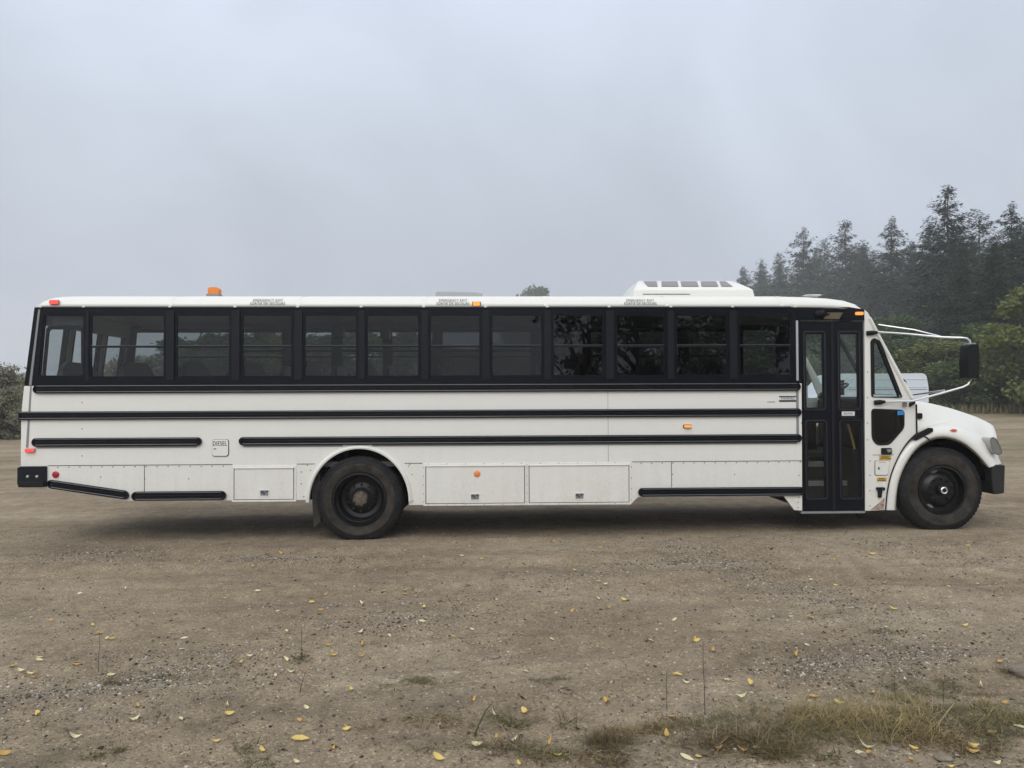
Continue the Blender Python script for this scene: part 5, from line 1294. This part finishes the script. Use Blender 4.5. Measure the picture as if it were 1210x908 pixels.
# white van parked behind the bus
def van():
    D = 30.0
    x1 = PX(1097.5, 470, D - 9.4); yv = D - 9.4; g0 = gz(x1 - 2, yv)
    root = empty('white_van', (x1 - 2.6, yv + 1, g0)); tag(root, 'white van parked behind the bus nose in front of the trees', 'van')
    zt_ = PZ(441.5, 1080, yv); x0 = x1 - 5.3
    out = roundpoly([(x0, g0 + 0.35), (x1, g0 + 0.35), (x1 + 0.0, zt_ - 0.5), (x1 - 0.10, zt_), (x0 + 1.7, zt_), (x0 + 0.95, zt_ - 0.85), (x0 + 0.05, zt_ - 1.15)], 0.16)
    vm_ = mat('van_white', (0.60, 0.64, 0.70), 0.3, coat=0.3)
    MB().plate(out, yv, yv + 2.0).build('body', vm_, root, bevel=0.12, seg=3, smooth=True)
    for dz in (0.22, 0.52, 0.62): MB().box(x0 + 2.0, x1 - 0.06, yv - 0.02, yv + 0.02, zt_ - dz - 0.02, zt_ - dz).build('body_crease', GREYTRIM if dz > 0.6 else vm_, root, bevel=0.008)
    MB().plate([(x0 + 1.05, zt_ - 0.85), (x0 + 1.9, zt_ - 0.85), (x0 + 1.9, zt_ - 0.25), (x0 + 1.65, zt_ - 0.25)], yv - 0.012, yv + 0.02).build('window', BLACKP, root)
    for wx in (x0 + 0.95, x1 - 1.05):
        w_ = MB().lathe([(0, yv - 0.0), (0.2, yv - 0.02), (0.33, yv - 0.03), (0.34, yv + 0.05), (0.34, yv + 0.2), (0.3, yv + 0.22)], wx, g0 + 0.34, 32).build('wheel', TYRE, root, smooth=True)
        MB().lathe([(0, yv - 0.045), (0.19, yv - 0.035), (0.21, yv - 0.01)], wx, g0 + 0.34, 24).build('rim', ALU, w_, smooth=True)
    MB().box(x1 - 0.06, x1 + 0.01, yv - 0.0, yv + 0.12, zt_ - 1.45, zt_ - 1.15).build('tail_light', RED, root)
    MB().box(x0 - 0.04, x0 + 0.15, yv + 0.05, yv + 0.35, g0 + 0.75, g0 + 0.95).build('headlight', GL_LAMP, root)
van()

# ------------------------------------------------------------------ gravel, leaves, weeds in the foreground
ICO = None
def ico():
    bm = bmesh.new(); bmesh.ops.create_icosphere(bm, subdivisions=1, radius=1.0)
    V = np.array([v.co[:] for v in bm.verts]); F = np.array([[v.index for v in f.verts] for f in bm.faces]); bm.free(); return V, F
IV, IF = ico()
def stones(name, x, y, size, material, label, r, sink=0.25):
    n = len(x); z = gheight(x, y)
    S = size[:, None] * r.uniform(0.6, 1.3, (n, 3)) * np.array([1, 1, 0.6]); a = r.uniform(0, 6.283, n); c, s_ = np.cos(a), np.sin(a)
    V = IV[None] * (1 + 0.22 * r.normal(0, 1, (n, len(IV), 1))) * S[:, None, :]
    X = V[..., 0] * c[:, None] - V[..., 1] * s_[:, None] + x[:, None]; Y = V[..., 0] * s_[:, None] + V[..., 1] * c[:, None] + y[:, None]; Z = V[..., 2] + (z + size * 0.6 * (0.5 - sink))[:, None]
    V = np.stack([X, Y, Z], -1).reshape(-1, 3); F = (IF[None] + (np.arange(n) * len(IV))[:, None, None]).reshape(-1, 3)
    me = arr_mesh(name, V, F, material); o = bpy.data.objects.new(name, me); put(o, None); tag(o, label, 'gravel', None, 'stuff')
def sprinkle(n, r):
    """positions spread over the ground as seen, denser along the washed-out stone bands"""
    bands = [((820, 655), (880, 675)), ((880, 675), (960, 705)), ((950, 700), (1060, 760)), ((640, 690), (800, 662)), ((400, 745), (560, 722)), ((0, 835), (150, 808)), ((150, 805), (290, 780)),
             ((920, 800), (1100, 770)), ((1030, 640), (1190, 668)), ((870, 660), (760, 640)), ((260, 660), (420, 668)), ((940, 805), (1150, 760)), ((60, 655), (150, 658))]
    out = []
    B = [(G(*a), G(*b)) for a, b in bands]
    k = int(n * 0.5)
    idx = r.integers(0, len(B), k); t = r.uniform(0, 1, k)
    P0 = np.array([[a.x, a.y] for a, b in B]); P1 = np.array([[b.x, b.y] for a, b in B])
    xy = P0[idx] * (1 - t)[:, None] + P1[idx] * t[:, None] + r.normal(0, 1, (k, 2)) * np.array([0.34, 0.20]) * r.uniform(0.3, 1.9, (k, 1))
    m = n - k
    yy = -6.2 + 7.6 * r.uniform(0, 1, m) ** 1.1; half = (yy + 9.4) * 0.72 + 0.3
    xx = r.uniform(-1, 1, m) * half + 0.032 * (yy + 9.4)
    keep = (fbm(xx * 0.9, yy * 1.5, 4, 77) + 0.25 * r.normal(0, 1, m)) > -0.1
    return np.concatenate([xy[:, 0], xx[keep]]), np.concatenate([xy[:, 1], yy[keep]])
for nm_, cnt, c1, c2, lab in (('gravel_pale', 17000, (0.27, 0.24, 0.205), (0.55, 0.50, 0.43), 'pale pebbles scattered over the dirt'),
                              ('gravel_grey', 26000, (0.13, 0.112, 0.092), (0.26, 0.228, 0.19), 'grey brown pebbles washed into bands on the dirt'),
                              ('gravel_dark', 15000, (0.03, 0.025, 0.02), (0.09, 0.075, 0.06), 'dark pebbles and clods on the dirt')):
    x, y = sprinkle(cnt, nrng); sz = 0.0018 + 0.0021 * nrng.gamma(1.3, 1.0, len(x)); sz = np.minimum(sz, 0.013)
    stones('gravel', x, y, sz, leafmat(nm_, c1, c2, 0.85, 0.0), lab, nrng)
# dark twig and bark litter
def litter():
    r = nrng; n = 6000; yy = -6.1 + 5.0 * r.uniform(0, 1, n) ** 1.7; xx = r.uniform(-1, 1, n) * ((yy + 9.4) * 0.72) + 0.1
    keep = (fbm(xx * 0.8, yy * 1.3, 4, 5) + 0.3 * r.normal(0, 1, n)) > 0.05; xx, yy = xx[keep], yy[keep]; n = len(xx); z = gheight(xx, yy) + 0.004
    a = r.uniform(0, 3.14, n); l = 0.004 + 0.005 * r.gamma(1.3, 1, n); C = np.stack([xx, yy, z + 0.003], 1)
    A = np.stack([np.cos(a) * l, np.sin(a) * l, r.normal(0, 0.25, n) * l], 1); B = np.stack([-np.sin(a), np.cos(a), r.normal(0, 0.6, n)], 1) * (0.0025 + l * 0.12)[:, None]
    V, F = quads(C, A, B); me = arr_mesh('twig_litter', V, F, BROWNG); o = bpy.data.objects.new('twig_litter', me); put(o, None); tag(o, 'dark bits of twig and dead leaf scattered on the dirt', 'litter', None, 'stuff')
litter()
# individual rocks
def rock(px_, py_, s, lab, flat=0.55, c=(0.15, 0.125, 0.095)):
    g = G(px_, py_); bm = bmesh.new(); bmesh.ops.create_icosphere(bm, subdivisions=3, radius=1.0)
    for v_ in bm.verts:
        k = 1 + 0.28 * mnoise.noise(v_.co * 1.3 + Vector((px_, 0, 0))) + 0.08 * mnoise.noise(v_.co * 4); v_.co *= k
        v_.co = Vector((v_.co.x * s * 1.3, v_.co.y * s, v_.co.z * s * flat))
    me = bpy.data.meshes.new('rock'); bm.to_mesh(me); bm.free(); me.shade_smooth(); me.materials.append(mat('rock', c, 0.85, var=(0.27, 0.23, 0.18), vscale=18, bump=0.5, bscale=40))
    o = bpy.data.objects.new('rock', me); put(o, None); o.location = (g.x, g.y, g.z + s * flat * 0.3); tag(o, lab, 'rock', 'loose stones on the yard')
rock(1216, 797, 0.085, 'brown fist sized rock cut by the picture edge beside a grass tuft', 0.7)
rock(1115, 897, 0.034, 'flat pinkish stone at the bottom edge near the corner', 0.4); rock(583, 777, 0.035, 'pale flat stone alone in the middle of the dirt', 0.4)
rock(601, 777, 0.018, 'small pale pebble next to the flat stone', 0.5); rock(531, 806, 0.020, 'rounded beige pebble at the end of the mossy strip'); rock(464, 801, 0.022, 'pinkish pebble on the near side of the mossy strip')
rock(448, 723, 0.03, 'dark grey stone in the gravel band'); rock(1055, 886, 0.022, 'grey pebble under the brown leaf at the bottom edge'); rock(1020, 893, 0.018, 'grey pebble beside the green sprout')

# fallen leaves
LEAFY = [(15, 789), (45, 723), (37, 799), (61, 735), (108, 741), (114, 750), (128, 756), (133, 757), (118, 750), (46, 779), (47, 782), (26, 795), (38, 798), (42, 802), (131, 799), (91, 787), (90, 785), (215, 768), (218, 755), (162, 835), (160, 851),
         (214, 852), (268, 836), (273, 845), (89, 872), (46, 845), (8, 892), (254, 878), (355, 876), (351, 903), (310, 889), (392, 888), (357, 853), (363, 838), (338, 749), (387, 764), (393, 777), (296, 776), (283, 786), (341, 781), (343, 795),
         (326, 800), (148, 697), (267, 708), (383, 705), (369, 713), (328, 723), (95, 702), (99, 687), (198, 696), (305, 700), (379, 722), (455, 700), (478, 699), (479, 704), (429, 714), (501, 719), (499, 735), (426, 749), (536, 754), (460, 753),
         (429, 764), (426, 777), (558, 745), (652, 757), (680, 675), (675, 723), (707, 685), (715, 692), (709, 709), (738, 710), (718, 720), (770, 758), (797, 733), (621, 795), (585, 846), (415, 817), (410, 863), (413, 862), (558, 830), (563, 882),
         (588, 873), (621, 843), (606, 876), (519, 898), (613, 905), (648, 880), (658, 895), (719, 831), (794, 850), (788, 872), (796, 798), (802, 799), (842, 770), (823, 758), (820, 757), (939, 776), (953, 763), (957, 732), (862, 693), (958, 683),
         (985, 655), (1031, 659), (989, 693), (985, 655), (1092, 703), (1121, 694), (1055, 721), (1140, 741), (889, 810), (877, 824), (860, 806), (812, 808), (1069, 805), (1159, 813), (1181, 784), (1187, 833), (1032, 820), (993, 833), (961, 825),
         (1172, 868), (1207, 861), (1147, 884), (1146, 890), (1083, 891), (1077, 901), (1024, 885), (1029, 893), (1016, 892), (895, 885), (878, 888), (825, 896), (812, 897), (1123, 908), (1080, 886), (1178, 905), (848, 887), (1034, 846), (1062, 854),
         (80, 646), (85, 652), (232, 669), (300, 671), (334, 655), (546, 658), (654, 641), (651, 641), (478, 652), (570, 660), (710, 648), (1144, 646), (1184, 695), (1088, 680), (1045, 690)]
def leaf_mesh(seed, l, w, curl, fold):
    r = random.Random(seed); vs = []; fs = []
    n = 7
    for i in range(n + 1):
        t = i / n; x = (t - 0.5) * l; ww = w * 0.5 * math.sin(math.pi * min(1, t * 0.97 + 0.03)) ** 0.75 * (1.15 - 0.4 * t) + 0.0006
        zc = curl * (t - 0.5) ** 2 * l * 4 * 0.25 + 0.003; tw = r.uniform(-0.1, 0.1)
        vs += [(x, -ww, zc + fold * ww + tw * ww), (x, 0, zc), (x, ww, zc + fold * ww - tw * ww)]
    for i in range(n):
        a = i * 3; fs += [(a, a + 3, a + 4, a + 1), (a + 1, a + 4, a + 5, a + 2)]
    me = bpy.data.meshes.new('fallen_leaf'); me.from_pydata(vs, [], fs); me.shade_smooth(); return me
LEAFM = [leafmat('leaf_yellow', (0.60, 0.42, 0.10), (0.78, 0.62, 0.22), 0.55, 0.15), leafmat('leaf_cream', (0.62, 0.55, 0.30), (0.80, 0.74, 0.48), 0.55, 0.15), leafmat('leaf_ochre', (0.42, 0.25, 0.07), (0.62, 0.42, 0.14), 0.6, 0.1)]
lmesh = []
for k in range(12):
    me = leaf_mesh(k, rng.uniform(0.045, 0.065), rng.uniform(0.018, 0.026), rng.uniform(0.1, 1.8), rng.uniform(0.1, 1.1))
    me.materials.append(LEAFM[(0, 2, 1, 0, 1, 2)[k % 6]]); lmesh.append(me)
big = {(162, 835): 1.0, (160, 851): 1.1, (355, 876): 1.4, (1024, 885): 1.25, (1016, 892): 1.2, (1029, 893): 1.3, (1172, 868): 1.4}
for i, (px_, py_) in enumerate(LEAFY):
    g = G(px_, py_); o = bpy.data.objects.new('fallen_leaf', lmesh[rng.randrange(12)]); put(o, None)
    s = rng.uniform(0.75, 1.25) * big.get((px_, py_), 1.0)
    o.location = (g.x, g.y, g.z + 0.004); o.scale = (s, s, s); o.rotation_euler = (rng.uniform(-0.2, 0.65), rng.uniform(-0.25, 0.25), rng.gauss(0, 0.9))
    tag(o, 'small yellow willow leaf lying on the brown dirt', 'fallen leaf', 'yellow leaves fallen on the yard')

# grass clumps and weeds
def arcs(name, pts, lmin, lmax, w, material, r, elev):
    """fine blades that rise, arch over and fall back into the tangle"""
    pts = np.asarray(pts); n = len(pts); az = r.uniform(0, 6.283, n); l = lmin + (lmax - lmin) * r.uniform(0, 1, n) ** 1.4; el = np.clip(r.normal(elev, 0.35, n), 0.05, 1.5); g_ = r.uniform(0.35, 1.0, n)
    tw = r.normal(0, 0.8, n); K_ = 5; V = np.zeros((n, K_ * 2, 3))
    for k in range(K_):
        t = k / (K_ - 1); a = az + tw * t; d = np.stack([np.cos(a), np.sin(a)], 1)
        x = pts[:, 0] + d[:, 0] * l * np.cos(el) * t; y = pts[:, 1] + d[:, 1] * l * np.cos(el) * t
        z = pts[:, 2] + np.maximum(0.003 + 0.004 * r.random(n), l * (np.sin(el) * t - g_ * np.sin(el) * t * t))
        s_ = np.stack([-np.sin(a), np.cos(a), 0 * a], 1) * (w * 0.5 * (1 - 0.8 * t))
        c = np.stack([x, y, z], 1); V[:, 2 * k] = c - s_; V[:, 2 * k + 1] = c + s_
    i = np.arange(n) * K_ * 2
    F = np.concatenate([np.stack([i + 2 * k, i + 2 * k + 1, i + 2 * k + 3, i + 2 * k + 2], 1) for k in range(K_ - 1)])
    me = arr_mesh(name, V, F, material); o = bpy.data.objects.new(name, me); put(o, None); return o
def clump(px_, py_, rx, ry, n, hmin, hmax, material, lab, lean=0.8, w=0.0035, extra=None):
    g = G(px_, py_); r = nrng; n = int(n * 1.1); ns = max(4, n // 38)
    cx_ = g.x + r.normal(0, rx * 0.55, ns); cy_ = g.y + r.normal(0, ry * 0.55, ns); q_ = r.integers(0, ns, n)
    x = cx_[q_] + r.normal(0, 0.022 + rx * 0.06, n); y = cy_[q_] + r.normal(0, 0.018 + ry * 0.06, n)
    root = empty('grass_clump', (g.x, g.y, g.z)); tag(root, lab, 'grass clump', 'clumps of grass on the dirt')
    k = int(n * 0.62); el = max(0.25, 1.15 - 0.35 * lean)
    for mt, sl_ in [(material, slice(0, k))] + ([(extra, slice(k, n))] if extra else []):
        o = arcs('blades', gpts(x[sl_], y[sl_], -0.002), hmin * 0.8, hmax * 1.5, w * 0.85, mt, r, el * (0.55 if mt is extra else 1.0))
        o.parent = root; o.matrix_parent_inverse = WORLD[root.name].inverted()
clump(1000, 852, 0.46, 0.24, 1900, 0.07, 0.20, OLIVE, 'largest straw coloured grass clump with a green core near the bottom edge', 1.2, 0.004, TAN)
clump(945, 868, 0.22, 0.16, 700, 0.04, 0.12, GREENG, 'dark green tangle on the near side of the largest clump', 1.5, 0.003, STRAW)
clump(1050, 862, 0.20, 0.12, 600, 0.04, 0.11, STRAW, 'straw fringe at the end of the largest clump', 1.6, 0.004, OLIVE)
clump(868, 876, 0.30, 0.18, 1200, 0.05, 0.16, BROWNG, 'rusty brown dead grass mat beside the largest clump', 1.8, 0.003, STRAW)
clump(828, 858, 0.25, 0.12, 500, 0.03, 0.08, GREENG, 'low green grass around the tall bare weed', 1.3, 0.003, TAN)
clump(905, 890, 0.20, 0.06, 350, 0.03, 0.08, STRAW, 'flattened straw at the very bottom below the brown mat', 2.0, 0.003, BROWNG)
clump(722, 878, 0.16, 0.12, 600, 0.04, 0.14, BROWNG, 'small rust brown clump with a few green blades', 1.2, 0.0035, GREENG)
clump(1142, 845, 0.22, 0.16, 500, 0.03, 0.09, GREENG, 'loose green and straw grass under the long bent straw', 1.5, 0.003, TAN)
clump(1150, 866, 0.25, 0.12, 700, 0.03, 0.10, GREENG, 'dark green clump among pale leaves near the corner', 1.5, 0.003, BROWNG)
clump(1110, 812, 0.22, 0.10, 420, 0.03, 0.08, TAN, 'thin tan tuft between the bent straw and the rock', 1.3, 0.003, GREENG)
clump(1185, 795, 0.14, 0.06, 260, 0.02, 0.06, GREENG, 'little green tuft touching the brown rock', 1.2, 0.003, TAN)
clump(1168, 822, 0.12, 0.06, 200, 0.02, 0.05, BROWNG, 'brown tuft below the rock', 1.5, 0.003)
clump(654, 803, 0.08, 0.05, 220, 0.015, 0.04, TAN, 'round mossy tuft alone in the middle of the dirt', 1.2, 0.003, GREENG)
clump(498, 805, 0.22, 0.05, 420, 0.01, 0.04, GREENG, 'low mossy strip between two pale pebbles', 1.5, 0.003, TAN)
clump(185, 802, 0.10, 0.04, 260, 0.015, 0.04, GREENG, 'green mossy patch beyond the gravel ridge', 1.2, 0.003)
clump(130, 808, 0.24, 0.06, 350, 0.01, 0.04, BROWNG, 'brownish moss along the gravel ridge', 1.5, 0.003, GREENG)
clump(10, 825, 0.14, 0.05, 200, 0.01, 0.035, BROWNG, 'brown moss at the picture edge on the gravel ridge', 1.5, 0.003, GREENG)
clump(122, 890, 0.12, 0.05, 160, 0.01, 0.035, GREENG, 'small dark patch of green under a yellow leaf', 1.5, 0.004, BROWNG)
clump(288, 886, 0.05, 0.04, 60, 0.02, 0.06, GREENG, 'bright green sprout on bare dirt', 0.8, 0.008)
clump(978, 893, 0.05, 0.03, 60, 0.02, 0.05, GREENG, 'dark green sprout beside grey pebbles at the bottom', 0.8, 0.008)
clump(1046, 748, 0.09, 0.06, 130, 0.02, 0.06, GREENG, 'small green tuft in the gravel band', 1.0, 0.004)
clump(356, 778, 0.04, 0.03, 60, 0.03, 0.09, GREENG, 'leafy weed with upright green stems', 0.6, 0.007)
clump(500, 850, 0.26, 0.10, 300, 0.03, 0.12, STRAW, 'sprawling thin straw stems with a brown root', 2.0, 0.003, BROWNG)
clump(590, 848, 0.16, 0.12, 130, 0.05, 0.15, GREENG, 'sparse wide green blades standing by a cream leaf', 1.2, 0.006, STRAW)
clump(575, 885, 0.26, 0.10, 260, 0.03, 0.11, BROWNG, 'withered runner grass at the bottom edge in the middle', 2.0, 0.003, GREENG)
clump(640, 893, 0.20, 0.06, 300, 0.03, 0.10, GREENG, 'short mixed grass right at the bottom beside the withered runners', 1.5, 0.0035, STRAW)
clump(895, 832, 0.16, 0.06, 160, 0.02, 0.05, GREENG, 'faint greenish tuft above the brown mat', 1.3, 0.003)
clump(1085, 838, 0.16, 0.08, 260, 0.02, 0.06, BROWNG, 'grey brown tangle under the bent straw', 1.6, 0.004, GREENG)
clump(310, 905, 0.10, 0.04, 120, 0.02, 0.06, GREENG, 'green blades cut by the bottom edge', 1.2, 0.004)
clump(1075, 872, 0.26, 0.12, 520, 0.04, 0.13, OLIVE, 'olive straw tuft between the largest clump and the corner', 1.7, 0.0035, BROWNG)
clump(1190, 848, 0.20, 0.14, 520, 0.04, 0.12, OLIVE, 'mixed straw and green tuft at the picture edge beneath the rock', 1.5, 0.0035, GREENG)
clump(1120, 884, 0.22, 0.08, 360, 0.03, 0.10, BROWNG, 'matted brown grass among pale leaves near the corner', 1.9, 0.0035, OLIVE)
clump(780, 862, 0.20, 0.12, 420, 0.03, 0.10, OLIVE, 'thin straw tuft between the rust brown clump and the tall bare weed', 1.7, 0.0035, BROWNG)
clump(1062, 828, 0.22, 0.08, 380, 0.03, 0.10, OLIVE, 'straw tuft just beyond the largest clump', 1.6, 0.0035, GREENG)
clump(700, 898, 0.24, 0.06, 360, 0.03, 0.10, BROWNG, 'brown tangle at the bottom edge below the rust brown clump', 1.9, 0.0035, OLIVE)
clump(948, 848, 0.12, 0.10, 260, 0.03, 0.10, BROWNG, 'reddish dead grass at the near flank of the largest clump', 1.8, 0.0035)
for (px_, py_, rx_, ry_, n_, lab_) in ((1005, 850, 0.42, 0.2, 150, 'loose bleached straw blades sticking out of the largest clump'), (860, 872, 0.3, 0.15, 90, 'loose bleached straw blades over the rusty brown mat'),
                                 (1130, 850, 0.35, 0.18, 80, 'loose bleached straw blades between the bent straw and the corner'), (590, 872, 0.35, 0.12, 45, 'few long straw blades around the cream leaf in the middle')):
    clump(px_, py_, rx_, ry_, n_, 0.08, 0.18, STRAW, lab_, 1.0, 0.0055)
# sparse moss and short grass everywhere in the foreground
r2 = nrng; n = 5200; yy = -6.1 + 2.6 * r2.uniform(0, 1, n) ** 1.4; xx = r2.uniform(-1, 1, n) * ((yy + 9.4) * 0.72) + 0.1
kp = (fbm(xx * 0.9, yy * 1.6, 4, 41) + 0.10 * xx / 2.5 + 0.15 * r2.normal(0, 1, n)) > 0.16
blades('sparse_grass', gpts(xx[kp], yy[kp], -0.002), 0.01, 0.05, 0.003, TAN, r2, 1.6, 'sparse short dry grass in the near dirt')
# bent straws and tall weeds

def stem(name, pts, r0, material, lab, cat_, twigs=0, tl=0.05, grp=None):
    m = MB(); m.tube(pts, [r0 * (1 - 0.6 * i / (len(pts) - 1)) for i in range(len(pts))], 6)
    for k in range(twigs):
        t = rng.uniform(0.3, 1.0) * (len(pts) - 1); i = min(int(t), len(pts) - 2); p = Vector(pts[i]).lerp(Vector(pts[i + 1]), t - i)
        a = rng.uniform(0, 6.28); e = p + Vector((math.cos(a) * tl * 0.6, math.sin(a) * tl * 0.6, tl * rng.uniform(0.3, 0.9))); m.tube([p, e], [r0 * 0.45, r0 * 0.3], 4)
    o = m.build(name, material, None, smooth=True); tag(o, lab, cat_, grp)
def upright(px_, py0, py1, lean, lab, material, tw=6, r0=0.0022, tl=0.04):
    g = G(px_, py0); dpx = (g - CAM).dot(FWD); h = (py0 - py1) / FPX * dpx
    stem('dry_weed', [(g.x, g.y, g.z - 0.01), (g.x + lean * h * 0.3, g.y, g.z + h * 0.35), (g.x + lean * h * 0.6, g.y + 0.01, g.z + h * 0.7), (g.x + lean * h, g.y, g.z + h)], r0, material, lab, 'weed', tw, tl, 'thin upright weeds')
upright(833, 845, 757, -0.02, 'tallest bare weed stem with tiny seed heads', BROWNG, 14, tl=0.025); upright(788, 838, 795, 0.0, 'dark leafy weed stalk near the tallest bare one', GREENG, 12, tl=0.03)
upright(116, 793, 748, 0.03, 'thin bare stalk beyond the gravel ridge', BROWNG, 5, tl=0.02); upright(356, 780, 738, 0.0, 'branching weed stalk rising from the leafy weed', GREENG, 8, tl=0.06)
upright(354, 818, 795, 0.3, 'small leafless twig stuck in the dirt', BROWNG, 7, 0.003, 0.06); upright(1058, 836, 795, 0.0, 'green tipped stalk beside the largest clump', GREENG, 8, tl=0.02)
upright(559, 770 + 100, 830, 0.6, 'broad green blade leaning over a cream leaf', GREENG, 0, 0.005); upright(966, 880, 838, 0.2, 'brown stalk in front of the largest clump', BROWNG, 3)
upright(902, 862, 838, 0.35, 'short pale stalk above the brown mat', STRAW, 0, 0.003); upright(1011, 862, 840, 0.25, 'pale straw crossing the largest clump', STRAW, 0, 0.003); upright(1029, 877, 858, 0.0, 'short white stalk at the foot of the largest clump', STRAW, 0, 0.003)
upright(1114, 835, 800, 0.1, 'thin green weed between the clumps', GREENG, 6)
def bent(pxs, h, lab, r0=0.006):
    pts = []
    for (a, b), hh in zip(pxs, h): g = G(a, b); pts.append((g.x, g.y, g.z + hh))
    stem('bent_straw', pts, r0, STRAW, lab, 'straw', 1, 0.04, 'thick bent straws')
bent([(936, 869), (942, 852), (950, 848), (958, 836), (975, 828)], [0, 0.03, 0.06, 0.09, 0.07], 'thick pale straw with a kink leaning on the largest clump', 0.004)
bent([(1105, 862), (1118, 850), (1130, 842), (1141, 832)], [0.0, 0.03, 0.06, 0.09], 'long bent tan straw slanting between the clumps', 0.005)
bent([(845, 895), (870, 896), (900, 898)], [0.005, 0.02, 0.01], 'straight pale straw lying at the bottom edge', 0.0025)
bent([(843, 897), (852, 886), (862, 884)], [0.0, 0.03, 0.06], 'short slanting straw beside the lying one', 0.003)
bent([(545, 880), (555, 858), (568, 845), (580, 842)], [0.0, 0.02, 0.03, 0.01], 'thin arching runner stem near the bottom', 0.0025)

# ------------------------------------------------------------------ the foggy air
def haze():
    m = bpy.data.materials.new('haze'); m.use_nodes = True; nt = m.node_tree; nt.nodes.clear()
    o = nt.nodes.new('ShaderNodeOutputMaterial'); v_ = nt.nodes.new('ShaderNodeVolumePrincipled')
    v_.inputs['Color'].default_value = (0.93, 0.95, 0.98, 1); v_.inputs['Density'].default_value = HAZE_DENSITY; v_.inputs['Anisotropy'].default_value = 0.0
    nt.links.new(v_.outputs[0], o.inputs['Volume'])
    b = MB().box(-760, 760, -760, 760, -2.5, 56.0).build('haze', m, None); tag(b, 'thin grey fog hanging over the whole yard', 'fog', kind='stuff')
haze()
